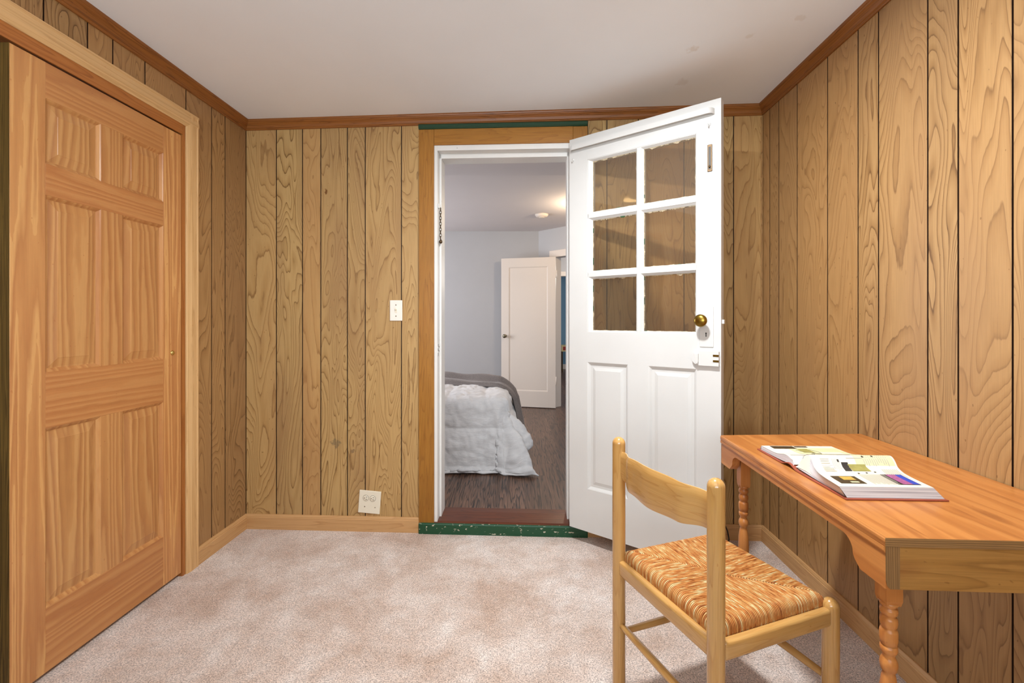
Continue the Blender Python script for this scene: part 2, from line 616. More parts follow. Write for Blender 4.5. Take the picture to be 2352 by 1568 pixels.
M_PEDGE = make_paperedge()
M_PAPER = plain('book_paper', (226, 219, 200), .5)
M_COVER = plain('red_brown_cover', (156, 78, 56), .45, noise=.15, nscale=60)
M_INK = plain('ink_grey', (128, 122, 112), .6)
M_INKD = plain('ink_dark', (44, 40, 38), .6)
M_OLIVE = plain('print_olive', (160, 152, 84), .55, noise=.25, nscale=60)
M_WASH = plain('print_wash', (216, 212, 166), .55, noise=.12, nscale=40)
M_BROWNP = plain('print_brown', (70, 54, 30), .5, noise=.5, nscale=90)
M_GOLDP = plain('print_gold', (206, 164, 76), .5, noise=.3, nscale=90)
M_BLUEP = plain('print_blue', (36, 66, 170), .5)
M_PINKP = plain('print_pink', (178, 96, 150), .5, noise=.5, nscale=150)
M_SKYP = plain('print_sky', (120, 150, 206), .5, noise=.4, nscale=40)

# ------------------------------------------------------------------ the room's frames (metres, camera at x=y=0)
LX, LY = -1.4654, 2.5062
RX, RY = 1.3037, 2.3673
AB = math.atan2(RY - LY, RX - LX)
WB = math.hypot(RX - LX, RY - LY)
F_BACK = XF((LX, LY, 0), AB)                                   # x right along the wall, room side is -y
AL = math.atan2(-1045, -(1200 - 1176))                         # left wall: x towards the camera, room side is +y
F_LEFT = XF((LX, LY, 0), AL)
AR = math.atan2(-1045, -(1227 - 1176))                         # right wall: x towards the camera, room side is -y
F_RIGHT = XF((RX, RY, 0), AR)
DEEP = 3.75                                                    # how far the side walls run


def zc(x):                                                     # the ceiling is a little out of level
    return 2.236 + .00795 * (x + 1.465)


def wpt(F, x, y=0, z=0):
    return F @ Vector((x, y, z))


# floor
m = MB()
NLx, NLy = wpt(F_LEFT, DEEP)[:2]
NRx, NRy = wpt(F_RIGHT, DEEP)[:2]
fx = [(LX - .1, LY + .02), (NLx - .1, NLy), (NRx + .1, NRy), (RX + .1, RY + .02)]
m.add([(x, y, 0) for x, y in fx] + [(x, y, -.06) for x, y in fx], [(0, 1, 2, 3), (7, 6, 5, 4), (0, 4, 5, 1), (1, 5, 6, 2), (2, 6, 7, 3), (3, 7, 4, 0)])
struct(m, 'floor', M_CARPET, 'mottled beige wall-to-wall carpet of the panelled room', 'floor')

m = MB()
fx = [(LX - .12, LY + .1), (NLx - .12, NLy - .1), (NRx + .12, NRy - .1), (RX + .12, RY + .1)]
m.add([(x, y, zc(x)) for x, y in fx] + [(x, y, 2.36) for x, y in fx], [(3, 2, 1, 0), (4, 5, 6, 7), (1, 5, 4, 0), (2, 6, 5, 1), (3, 7, 6, 2), (0, 4, 7, 3)])
struct(m, 'ceiling', M_CEIL, 'smooth white ceiling of the panelled room', 'ceiling')


def planks(mb, edges, z0, z1, side, ztop=None, gap=.005, th=.006):
    """vertical boards between the groove positions; the face lies at y=0"""
    for a, b in zip(edges, edges[1:]):
        zt = z1 if ztop is None else ztop
        mb.box(a + gap / 2, 0, z0, b - gap / 2, -side * th, zt, 0, 'z', [1, 1, 0, 1, 0, 1], rnd(0, 1))


def backing(mb, x0, x1, z0, z1, side, th=.09):
    mb.box(x0, -side * .0055, z0, x1, -side * th, z1, 0, 'z', 1)


# back wall (opening 1.0487..1.7914)
m = MB()
planks(m, [0.0, .1726, .3196, .4219, .5699, .6688, .8679, .9665], 0, 2.3, -1)
planks(m, [.9665, 1.0677, 1.2424, 1.4696, 1.6183, 1.72, 1.8685], 2.09, 2.3, -1)
planks(m, [1.8685, 1.9701, 2.135, 2.3708, 2.47, 2.6253, WB + .002], 0, 2.3, -1)
backing(m, -.1, 1.046, 0, 2.3, -1)
backing(m, 1.046, 1.794, 2.085, 2.3, -1)
backing(m, 1.794, WB + .1, 0, 2.3, -1)
struct(m, 'wall_back', [M_PLANK_BACK_LIT, M_GROOVE], 'wood panelled back wall with the doorway to the bedroom', 'wall', F_BACK)

# left wall (closet opening .4738..1.80)
m = MB()
planks(m, [0.0, .1762, .2774, .4475], 0, 2.3, 1)
planks(m, [.4475, .6708, .8152, .9134, 1.0597, 1.21, 1.31, 1.46, 1.66, 1.76, 1.86], 2.03, 2.3, 1)
planks(m, [1.86, 2.01, 2.21, 2.31, 2.46, 2.56, 2.71, 2.91, 3.06, 3.16, 3.36, 3.5, DEEP], 0, 2.3, 1)
backing(m, -.1, .47, 0, 2.3, 1)
backing(m, .47, 1.80, 2.02, 2.3, 1)
backing(m, 1.80, DEEP, 0, 2.3, 1)
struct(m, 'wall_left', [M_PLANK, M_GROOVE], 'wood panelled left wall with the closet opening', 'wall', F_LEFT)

# closet shell behind the opening
m = MB()
m.box(.40, -.70, 0, .47, -.09, 2.3)
m.box(1.80, -.70, 0, 1.87, -.09, 2.3)
m.box(.40, -.76, 0, 1.87, -.70, 2.3)
m.box(.47, -.70, 2.2, 1.80, -.09, 2.3)
m.box(.40, -.76, -.06, 1.87, -.09, 0.0)
struct(m, 'wall_closet', M_DARKWALL, 'plain plaster inside of the closet behind the sliding door', 'wall', F_LEFT)

# right wall
m = MB()
planks(m, [-.004, .0723, .158, .312, .5257, .6992, .7985, .995, 1.0938, 1.239, 1.44, 1.54, 1.69, 1.89, 1.99, 2.14, 2.34, 2.44, 2.59, 2.79, 2.89,
           3.04, 3.24, 3.39, 3.54, DEEP], 0, 2.3, -1)
backing(m, -.1, DEEP, 0, 2.3, -1)
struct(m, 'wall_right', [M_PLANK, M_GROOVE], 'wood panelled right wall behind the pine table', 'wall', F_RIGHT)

# wall behind the camera, with a wide window
A = Vector((NLx, NLy, 0))
B = Vector((NRx, NRy, 0))
WF = (B - A).length
F_FRONT = XF((NLx, NLy, 0), math.atan2(B.y - A.y, B.x - A.x))  # room side is +y
m = MB()
WX0, WX1, WZ0, WZ1 = .35, 2.15, .85, 2.0
m.box(-.1, -.1, 0, WX0, 0, 2.3)
m.box(WX1, -.1, 0, WF + .1, 0, 2.3)
m.box(WX0, -.1, 0, WX1, 0, WZ0)
m.box(WX0, -.1, WZ1, WX1, 0, 2.3)
struct(m, 'wall_front', M_PLANK, 'wall behind the camera with the window', 'wall', F_FRONT)
m = MB()
for x in (WX0, (WX0 + WX1) / 2 - .025, WX1 - .05):
    m.box(x, -.08, WZ0, x + .05, .01, WZ1)
for z in (WZ0, (WZ0 + WZ1) / 2 - .02, WZ1 - .05):
    m.box(WX0, -.07, z, WX1, .005, z + .05)
struct(m, 'window_1', M_WHITE, 'white double window behind the camera', 'window', F_FRONT)

# crown moulding
CP = [(0, -.05), (.006, -.05), (.0085, -.0465), (.0085, -.0425), (.0115, -.0405), (.0125, -.036), (.0155, -.029), (.021, -.0215), (.0265, -.0165),
      (.0285, -.0125), (.0315, -.011), (.033, -.006), (.033, 0), (0, 0)]


def crown(name, F, x0, x1, side, label):
    mb = MB()
    poly = [(side * d, z) for d, z in CP]
    e0, e1 = wpt(F, x0), wpt(F, x1)
    mb.prism(poly, x0, x1, 'x', 'x', shear=(zc(e0.x), zc(e1.x)))
    struct(mb, name, M_CROWN, label, 'crown moulding', F)


crown('trim_1', F_BACK, 0, WB, -1, 'dark reddish crown moulding above the doorway wall')
crown('trim_2', F_LEFT, 0, DEEP, 1, 'dark reddish crown moulding above the closet wall')
crown('trim_3', F_RIGHT, 0, DEEP, -1, 'dark reddish crown moulding above the table wall')

# baseboards
BP = [(0, 0), (.012, 0), (.012, .064), (.0095, .0665), (.0095, .070), (.006, .078), (.0045, .080), (0, .080)]


def baseb(name, F, x0, x1, side, label):
    mb = MB()
    mb.prism([(side * d, z) for d, z in BP], x0, x1, 'x', 'x')
    struct(mb, name, M_BASEB, label, 'baseboard', F)


baseb('baseboard_back', F_BACK, 0, .9655, -1, 'pale wood baseboard left of the doorway')
baseb('baseboard_corner', F_BACK, 1.8672, WB, -1, 'pale wood baseboard behind the open white door')
baseb('baseboard_left', F_LEFT, 0, .384, 1, 'pale wood baseboard beside the closet')
baseb('baseboard_left_near', F_LEFT, 1.875, DEEP, 1, 'pale wood baseboard past the closet')
baseb('baseboard_right', F_RIGHT, 0, DEEP, -1, 'pale wood baseboard under the pine table')

# closet casing, jamb and track cover
m = MB()
cp = [(.384, 0), (.384, .013), (.388, .0155), (.394, .0155), (.397, .0135), (.404, .0145), (.43, .0155), (.444, .013), (.4515, .0115), (.4555, .009), (.4555, 0)]
m.prism([(x, y) for x, y in cp], 0, 2.0845, 'z', 'z')
m.prism([(1.875 + .384 - x, y) for x, y in cp if True], 0, 2.0845, 'z', 'z')
struct(m, 'trim_4', M_CASE, 'pale wood upright casings of the closet', 'door casing', F_LEFT)
m = MB()
hp = [(.0155, 2.0845), (.0155, 2.076), (.0135, 2.073), (.0155, 2.04), (.0115, 2.024), (.009, 2.017), (0, 2.017), (0, 2.0845)]
m.prism([(y + .0004, z) for y, z in hp], .3845, 1.8745, 'x', 'x')
struct(m, 'trim_5', M_CASE, 'pale wood head casing above the closet', 'door casing', F_LEFT)
m = MB()
m.box(.457, -.085, 0, .4735, .004, 2.017, 0, 'z')
m.box(1.80, -.085, 0, 1.818, .004, 2.017, 0, 'z')
m.box(.4735, .0005, 1.973, 1.80, .006, 2.017, 0, 'x')
m.box(.4735, -.085, 2.0, 1.80, .0005, 2.017, 0, 'x')
struct(m, 'trim_6', M_PINE_DARK, 'orange pine jamb and track cover of the closet', 'door jamb', F_LEFT)


# ------------------------------------------------------------------ closet door (six raised panels)
def raised(mb, x0, x1, z0, z1, axis='z', mat=0, tone=.3, fr=0.0, depth=.0095, lip=.011, flat=.010, slope=.026, raise_=.0050, sgn=1, th=.004):
    """a sunken panel with sticking, flat, slope and raised field; the face looks along sgn*y"""
    rings = [(0, 0), (lip * .35, -depth * .25), (lip, -depth), (lip + flat * .4, -depth), (lip + flat * .4 + slope, -depth + raise_),
             (lip + flat * .4 + slope + .0015, -depth + raise_ + .0008)]
    vs, fs = [], []
    for d, y in rings:
        for (x, z) in ((x0 + d, z0 + d), (x1 - d, z0 + d), (x1 - d, z1 - d), (x0 + d, z1 - d)):
            vs.append((x, fr + sgn * y, z))
    st_ = []
    for i in range(len(rings) - 1):
        for k in range(4):
            k2 = (k + 1) % 4
            q = (i * 4 + k, i * 4 + k2, i * 4 + 4 + k2, i * 4 + 4 + k)
            (st_ if i < 2 else fs).append(q if sgn < 0 else q[::-1])
    n = len(rings) - 1
    q = (n * 4, n * 4 + 1, n * 4 + 2, n * 4 + 3)
    fs.append(q if sgn < 0 else q[::-1])
    g_ = [(v[0], 0, v[2]) for v in vs] if axis == 'z' else None
    mb.add(vs, st_, mat, axis, min(1, tone + .35), g=g_)
    mb.add(vs, fs, mat, axis, tone, g=g_)


d2 = thing('door_2', 'six panel orange pine sliding closet door on the left', 'door', F_LEFT, kind='structure')
m = MB()
X0, X1, Z0, Z1 = .4764, 1.1556, .018, 1.968
st, mu = [(X0, .577), (1.053, X1)], (.773, .862)
rails = [(Z0, .225), (.797, .978), (1.544, 1.645), (1.853, Z1)]
for a, b in st:
    m.box(a, -.034, Z0, b, 0, Z1, .0008, 'z', 1, .05 if a > 1 else .6, seg=1)
for a, b in rails:
    m.box(.577, -.034, a, 1.053, -.0002, b, .0006, 'x', 0, rnd(.8, 1), seg=1)
for (a, b) in ((.225, .797), (.978, 1.544), (1.645, 1.853)):
    m.box(mu[0], -.034, a, mu[1], -.0003, b, .0006, 'z', 0, rnd(.35, .55), seg=1)
    for (p, q) in ((.577, mu[0]), (mu[1], 1.053)):
        raised(m, p, q, a, b, sgn=1, fr=-.0005, tone=rnd(.1, .45))
        m.box(p, -.030, a, q, -.018, b, 0, 'z', 0)
m.build('door_leaf', [M_PINE, M_PINE_STILE], d2)
m = MB()
m.box(X1, -.0338, Z0, X1 + .0012, -.0004, Z1, 0, 'z')
m.build('stained_edge', M_EDGE, d2, label='olive stained narrow edge')
m = MB()
m.lathe([(.0001, .0065), (.006, .006), (.0095, .003), (.0105, 0), (.0105, -.004)], M=Matrix.Translation((.527, 0, 1.002)) @ Matrix.Rotation(-PI / 2, 4, 'X'), seg=20)
m.build('door_knob', M_BRASS2, d2, label='small brass knob')

# ------------------------------------------------------------------ doorway trim
m = MB()
m.box(.9656, -.012, .05, 1.0487, 0, 2.168, .0015, 'z', 0, .7)
m.box(1.7914, -.012, .05, 1.8671, 0, 2.168, .0015, 'z', 0, .6)
struct(m, 'trim_7', M_GOLD, 'golden brown upright casings of the doorway', 'door casing', F_BACK)
m = MB()
m.box(1.0492, -.0118, 2.083, 1.7909, 0, 2.1685, .0012, 'x', 0, .8)
struct(m, 'trim_8', M_GOLD, 'golden brown head casing over the doorway', 'door casing', F_BACK)
m = MB()
m.prism([(0, 2.169), (-.014, 2.169), (-.020, 2.176), (-.020, 2.190), (-.014, 2.196), (0, 2.196)], .9656, 1.866, 'x', 'x')
struct(m, 'trim_9', M_GREEN_TRIM, 'chipped dark green strip over the doorway casing', 'trim strip', F_BACK)
m = MB()
m.box(.9656, -.022, -.01, 1.868, .05, .057, .006, 'x')
struct(m, 'trim_10', M_GREEN, 'chipped dark green painted sill at the doorway', 'door sill', F_BACK)
m = MB()
m.prism([(.0, .04), (-.012, .057), (.0, .063), (.10, .073), (.15, .075), (.19, .055), (.19, -.02), (.0, -.02)], 1.02, 1.82, 'x', 'x')
struct(m, 'trim_11', M_THRESH, 'worn dark brown wooden threshold of the doorway', 'door threshold', F_BACK)
m = MB()
for (a, b, s_) in ((1.0487, 1.066, 1), (1.774, 1.7914, -1)):
    m.box(a, -.006, .054, b, .14, 2.083, .001)
    e = b if s_ > 0 else a
    m.box(e, .045, .054, e + s_ * .0112, .14, 2.083, .0015)
m.box(1.066, -.006, 2.055, 1.774, .14, 2.083, .001)
m.box(1.066, .045, 2.030, 1.774, .14, 2.055, .0015)
struct(m, 'trim_12', M_WHITE_JAMB, 'chipped white painted jamb and stop around the doorway', 'door jamb', F_BACK)
m = MB()
m.box(WB - .0085, -.006, .08, WB - .003, 0, 2.2, 0)
struct(m, 'trim_13', M_PLANK, 'thin pale strip in the right hand wall corner', 'corner strip', F_BACK)

# latch plate on the jamb and the chain that hangs above it
t = thing('strike_plate', 'worn metal strike plate on the white doorway jamb', 'strike plate', F_BACK @ Matrix.Translation((1.066, .01, .985)))
m = MB()
m.box(-.001, -.012, -.032, .002, .02, .032, .0006)
m.build('plate', M_WHITE_JAMB, t)
for z in (-.024, 0, .024):
    m = MB()
    m.box(.002, -.0125, z - .007, .0032, -.006, z + .007)
    m.build('slot', M_SLOT, t)
for z in (-.008, .014):
    m = MB()
    m.lathe([(.0035, 0), (.0035, .001), (.002, .002), (.0001, .002)], M=Matrix.Translation((.002, .012, z)) @ Matrix.Rotation(PI / 2, 4, 'Y'), seg=12)
    m.build('screw', M_DARKMETAL, t)

t = thing('door_chain', 'dark metal safety chain hanging on the left doorway jamb', 'chain', F_BACK @ Matrix.Translation((1.0665, .02, 1.56)))
cn = 0
m = MB()
for k in range(11):
    zz = .03 + k * .0155
    loop = []
    for q in range(14):
        a = 2 * PI * q / 14
        lx, lz = .0052 * math.cos(a), .0105 * math.sin(a)
        ang = .5 if k % 2 else .5 + PI / 2
        loop.append((.011 + lx * math.cos(ang), lx * math.sin(ang), zz + lz))
    m.tube(loop, .0016, 6, closed=True)
m.build('chain_links', M_DARKMETAL, t)
m = MB()
m.lathe([(.003, 0), (.009, .005), (.009, .014), (.004, .02), (.003, .024)], c=(.012, 0, 0), seg=12)
m.build('end_knob', M_DARKMETAL, t)
m = MB()
m.box(0, -.012, .19, .006, .012, .215, .002)
m.build('mount', M_WHITE_JAMB, t)

# ------------------------------------------------------------------ white glazed door, open against the back wall
DW, DT = .7364, .042
F_DOOR = XF((.2987, 2.365, 0), math.atan2(-.454, .5798))       # x along the leaf, the face we see is y=0, thickness goes to +y
d1 = thing('door_1', 'open white half glazed door with six panes and brass knob', 'door', F_DOOR, kind='structure')
m = MB()
DZ0, DZ1 = .074, 2.079
gx = [(.118, .3575 - .001), (.3945 + .001, .636)]
m.box(0, 0, DZ0, .105, DT, DZ1, .001)
m.box(.637, 0, DZ0, DW, DT, DZ1, .001)
m.box(.104, .0002, DZ0, .638, DT - .0002, .291, 0)
m.box(.104, .0002, .932, .638, DT - .0002, 1.0836, 0)
m.box(.104, .0002, 1.955, .638, DT - .0002, DZ1, 0)
m.box(.3212, .0003, .28, .4215, DT - .0003, .94, 0)
for (a, b) in ((.104, .3215), (.4212, .638)):
    raised(m, a, b, .290, .933, sgn=-1, fr=0, depth=.012, lip=.014, flat=.03, slope=.014, raise_=.004)
    m.box(a, .016, .289, b, DT - .006, .934)
# glazing bars: ridge plus sloped sticking
ZB = [(1.0836, 1.0925), (1.352, 1.393), (1.6475, 1.6905), (1.945, 1.957)]
XB = [(.104, .1275), (.3565, .3945), (.6275, .638)]


def bar_v(xa, xb, z0, z1):
    c = (xa + xb) / 2
    w = (xb - xa) / 2
    m.prism([(xa, DT - .002), (xa, .016), (c - w * .55, .0037), (c - w * .5, .0015), (c + w * .5, .0015), (c + w * .55, .0037), (xb, .016), (xb, DT - .002)], z0, z1, 'z', 'z')


def bar_h(za, zb, x0, x1):
    c = (za + zb) / 2
    w = (zb - za) / 2
    m.prism([(DT - .002, za), (.016, za), (.004, c - w * .55), (.002, c - w * .5), (.002, c + w * .5), (.004, c + w * .55), (.016, zb), (DT - .002, zb)], x0, x1, 'x', 'x')


bar_v(.3565, .3945, 1.08, 1.957)
bar_h(1.352, 1.393, .105, .637)
bar_h(1.6475, 1.6905, .105, .637)
m.prism([(.104, .002), (.109, .002), (.1275, .016), (.1275, DT - .002), (.104, DT - .002)], 1.083, 1.956, 'z', 'z')
m.prism([(.638, .002), (.6345, .002), (.6275, .016), (.6275, DT - .002), (.638, DT - .002)], 1.083, 1.956, 'z', 'z')
m.prism([(.002, 1.0836), (.002, 1.085), (.016, 1.0925), (DT - .002, 1.0925), (DT - .002, 1.0836)], .105, .637, 'x', 'x')
m.prism([(.002, 1.956), (.002, 1.952), (.016, 1.945), (DT - .002, 1.945), (DT - .002, 1.956)], .105, .637, 'x', 'x')
m.build('door_leaf', M_WHITE, d1)

px = [(.1275, .3565), (.3945, .6275)]
pz = [(1.0925, 1.352), (1.393, 1.6475), (1.6905, 1.945)]
for (a, b) in px:
    for (c, d) in pz:
        m = MB()
        m.box(a - .004, .020, c - .004, b + .004, .0225, d + .004)
        pane = m.build('glass_pane', M_GLASS, d1)
        # ragged old paint and putty left along the edges of the glass
        pm = MB()
        for (ax_, e0, e1, base, sgn) in (('x', a, b, c, 1), ('x', a, b, d, -1), ('z', c, d, a, 1), ('z', c, d, b, -1)):
            n = int((e1 - e0) / .003)
            seed = rnd(0, 100)
            wmax = {('x', -1): .0085, ('x', 1): .004, ('z', 1): .0045, ('z', -1): .0035}[(ax_, sgn)]
            rag = []
            for i in range(n + 1):
                v = mnoise.noise((seed + i * .11, 0, 0)) * .9 + mnoise.noise((seed + i * .53, 5, 0)) * .5
                rag.append(max(.0003, wmax * (.42 + v)))
            for i in range(n):
                p0, p1 = e0 + (e1 - e0) * i / n, e0 + (e1 - e0) * (i + 1) / n
                gsel = mnoise.noise((seed * 2 + i * .06, 9, 0))
                mat = 1 if gsel > (.22 if ax_ == 'z' or sgn > 0 else .42) else 0
                if ax_ == 'x':
                    vs = [(p0, .0195, base), (p1, .0195, base), (p1, .0195, base + sgn * rag[i + 1]), (p0, .0195, base + sgn * rag[i]),
                          (p0, .0165, base), (p1, .0165, base)]
                else:
                    vs = [(base, .0195, p0), (base, .0195, p1), (base + sgn * rag[i + 1], .0195, p1), (base + sgn * rag[i], .0195, p0),
                          (base, .0165, p0), (base, .0165, p1)]
                pm.add(vs, [(4, 5, 2, 3), (0, 3, 2, 1), (0, 1, 5, 4)], mat, 'z', .5)
        pm.build('paint_residue', [M_PUTTY, M_PUTTYG], pane, label='ragged cream and green paint along the glass edge')

# lock set
m = MB()
m.box(.650, -.004, 1.029, .7066, .001, 1.2025, .0022)
esc = m.build('escutcheon', M_WHITE, d1)
m = MB()
kh = [(.0032 * math.cos(a), .0032 * math.sin(a) + .006) for a in [PI * 1.32 - 2 * PI * .82 * i / 12 for i in range(13)]]
m.prism([(.677 + x, 1.082 + z) for x, z in kh + [(.0018, -.009), (-.0018, -.009)]][::-1], -.0045, -.0038, 'y', 'z')
m.build('keyhole', M_BLACK, esc)
m = MB()
KM = Matrix.Translation((.666, -.003, 1.142)) @ Matrix.Rotation(PI / 2, 4, 'X')
m.lathe([(.015, 0), (.015, .004), (.010, .007), (.009, .022), (.012, .027), (.021, .032), (.0262, .039), (.0268, .045), (.024, .051), (.017, .0555), (.008, .0575),
         (.0001, .058)], M=KM, seg=32)
m.build('door_knob', M_BRASS, d1, label='aged brass door knob')
m = MB()
rl = [(.7306, .9500), (.7306, 1.0115), (.660, 1.0115)]
for i in range(13):
    a = PI / 2 + PI * i / 12 * .98
    rl.append((.655 + .0345 * math.cos(a), .981 + .031 * math.sin(a)))
m.prism(rl[::-1], -.016, .001, 'y', 'z')
lock = m.build('rim_lock', M_WHITE, d1)
m = MB()
m.prism([(.6330, 1.000), (.6500, 1.000), (.6495, .9655), (.6455, .9575), (.6400, .9600)][::-1], -.024, -.0155, 'y', 'z')
m.build('thumb_lever', M_WHITE, lock)
for z in (.9715, .9945):
    m = MB()
    m.box(.708, -.0175, z - .0042, .731, -.0158, z + .0042)
    m.build('bolt_slot', M_BRASS, lock)
m = MB()
m.box(DW - .001, .012, 1.128, DW + .009, .03, 1.146, .002)
m.build('latch_bolt', M_WHITE, d1)
m = MB()
m.box(.6815, -.003, 1.776, .7015, .001, 1.892, .002)
fb = m.build('flush_bolt', M_DARKMETAL, d1, label='worn metal flush bolt')
m = MB()
m.box(.6865, -.0038, 1.786, .6965, -.0029, 1.882)
m.build('bolt_recess', M_SLOT, fb)
m = MB()
m.lathe([(.0045, 0), (.0045, .006), (.002, .008), (.0001, .008)], M=Matrix.Translation((.6915, -.003, 1.797)) @ Matrix.Rotation(PI / 2, 4, 'X'), seg=12)
m.build('bolt_knob', M_DARKMETAL, fb)
m = MB()
pts = []
for i in range(9):
    a = PI / 2 * i / 8
    pts.append((.012 + .022 * (1 - math.cos(a)), -.001 - .026 * math.sin(a), 2.024))
for i in range(9):
    a = PI / 2 * (1 - i / 8)
    pts.append((.708 - .022 * (1 - math.cos(a)), -.001 - .026 * math.sin(a), 2.028))
hh, tt = .0115, .0025
vs, fs = [], []
for i, p in enumerate(pts):
    P0 = Vector(p)
    tg = (Vector(pts[min(i + 1, len(pts) - 1)]) - Vector(pts[max(i - 1, 0)])).normalized()
    nn = Vector((-tg.y, tg.x, 0))
    for (a, b) in ((-1, -1), (1, -1), (1, 1), (-1, 1)):
        q = P0 + nn * a * tt
        vs.append((q.x, q.y, q.z + b * hh))
for i in range(len(pts) - 1):
    for k in range(4):
        k2 = (k + 1) % 4
        fs.append((i * 4 + k, i * 4 + k2, i * 4 + 4 + k2, i * 4 + 4 + k))
fs += [(3, 2, 1, 0), tuple(len(pts) * 4 - 4 + k for k in range(4))]
m.add(vs, fs, 0, 'x', .5)
m.build('curtain_rod', M_WHITE, d1, label='flat white curtain rod along the top')
for hx, hz in ((.688, 1.978), (.022, 1.972)):
    m = MB()
    m.lathe([(.008, 0), (.008, .002), (.003, .004), (.0001, .004)], M=Matrix.Translation((hx, -.0002, hz)) @ Matrix.Rotation(PI / 2, 4, 'X'), seg=14)
    m.tube([(hx, -.003, hz), (hx, -.011, hz - .002), (hx, -.013, hz - .009), (hx, -.009, hz - .014), (hx, -.005, hz - .012)], .0022, 8)
    m.build('cup_hook', M_WHITE, d1)
for hz in (.35, 1.05, 1.85):
    m = MB()
    m.tube([(-.006, DT + .002, hz - .045), (-.006, DT + .002, hz + .045)], .0055, 10)
    m.box(-.004, DT - .03, hz - .044, .0005, DT, hz + .044)
    m.build('hinge', M_WHITE, d1)

# ------------------------------------------------------------------ switch, outlet, cord
t = thing('light_switch', 'white toggle light switch plate left of the doorway', 'light switch', F_BACK @ Matrix.Translation((.8398, 0, 1.196)))
m = MB()
m.box(-.034, -.006, -.0555, .034, .001, .0555, .0025)
m.build('plate', M_PLASTIC, t)
m = MB()
m.box(-.006, -.0068, -.0125, .006, -.0055, .0125)
m.box(-.0042, -.015, -.001, .0042, -.006, .010, .0015, M=Matrix.Rotation(-.35, 4, 'X'))
m.build('toggle', M_IVORY, t)
for z in (.030, -.030):
    m = MB()
    m.lathe([(.0032, 0), (.0032, .001), (.0001, .0016)], M=Matrix.Translation((0, -.006, z)) @ Matrix.Rotation(PI / 2, 4, 'X'), seg=12)
    m.build('screw', M_NICKEL, t)

t = thing('wall_outlet', 'ivory double outlet plate mounted crooked above the baseboard', 'electrical outlet',
          F_BACK @ Matrix.Translation((.694, 0, .158)) @ Matrix.Rotation(math.radians(4.3), 4, 'Y'))
m = MB()
m.box(-.0595, -.006, -.0612, .0595, .001, .0612, .0025)
m.build('plate', M_IVORY, t)
for cx_ in (-.0215, .0165):
    m = MB()
    m.lathe([(.0152, 0), (.0152, .0022), (.014, .003), (.0001, .003)], M=Matrix.Translation((cx_, -.006, .021)) @ Matrix.Rotation(PI / 2, 4, 'X'), seg=24)
    so = m.build('socket', M_IVORY, t)
    m = MB()
    for zz in (.0275, .0155):
        m.box(cx_ + .0005, -.0096, zz - .0011, cx_ + .0085, -.0088, zz + .0011)
    m.lathe([(.0024, 0), (.0024, .0006)], M=Matrix.Translation((cx_ - .0075, -.0089, .0215)) @ Matrix.Rotation(PI / 2, 4, 'X'), seg=12)
    m.build('socket_holes', M_SLOT, so)
    m = MB()
    m.tube([(cx_ + .0158 * math.cos(a), -.0065, .021 + .0158 * math.sin(a)) for a in [2 * PI * i / 24 for i in range(24)]], .0007, 6, closed=True)
    m.build('socket_gap', M_SLOT, so)
for sx_ in (-.0245, .033):
    m = MB()
    m.lathe([(.003, 0), (.003, .0008), (.0001, .0012)], M=Matrix.Translation((sx_, -.006, -.026)) @ Matrix.Rotation(PI / 2, 4, 'X'), seg=12)
    m.build('screw', M_NICKEL, t)

m = MB()
cpts = []
for (x, y, d) in ((1644, 1186, 2.12), (1652, 1190, 2.14), (1663, 1201, 2.16), (1671, 1219, 2.18), (1674.5, 1238, 2.18), (1671, 1255, 2.17), (1664, 1268, 2.15), (1652, 1276, 2.10), (1630, 1282, 2.03), (1606, 1286, 2.0)):
    cpts.append(((x - 1176) / 1045 * d, d, max(.004, 1.144 - (y - 735) / 1045 * d)))
cpts = [(cpts[0][0] - .02, cpts[0][1] + .03, cpts[0][2] + .03)] + cpts
m.tube(cpts, .0032, 8)
m.build('power_cord', M_BLACK, label='thin black cord looping down behind the open door', category='power cord')

# ------------------------------------------------------------------ ceiling lamp (above the frame)
ZL = zc(.28)
t = thing('ceiling_light', 'round flush ceiling lamp above the chair', 'ceiling light', Matrix.Translation((.28, 1.25, ZL)))
m = MB()
m.lathe([(.10, -.02), (.105, -.012), (.105, 0)], seg=32)
m.build('lamp_base', M_NICKEL, t)
m = MB()
m.lathe([(.0001, -.06), (.04, -.057), (.075, -.043), (.095, -.02), (.095, -.019)], seg=32)
m.build('lamp_shade', plain('opal_glass', (250, 244, 230), .3, emit=((248, 250, 255), 4.0)), t)
t = thing('ceiling_light', 'small round puck lamp by the closet', 'ceiling light', Matrix.Translation((-1.15, 1.25, zc(-1.15))))
m = MB()
m.lathe([(.058, -.014), (.062, -.008), (.062, 0)], seg=28)
m.build('lamp_base', M_PLASTIC, t)
m = MB()
m.lathe([(.0001, -.020), (.035, -.019), (.052, -.015), (.054, -.013)], seg=28)
m.build('lamp_shade', plain('warm_opal_glass', (250, 236, 205), .3, emit=((255, 214, 150), 6.0)), t)

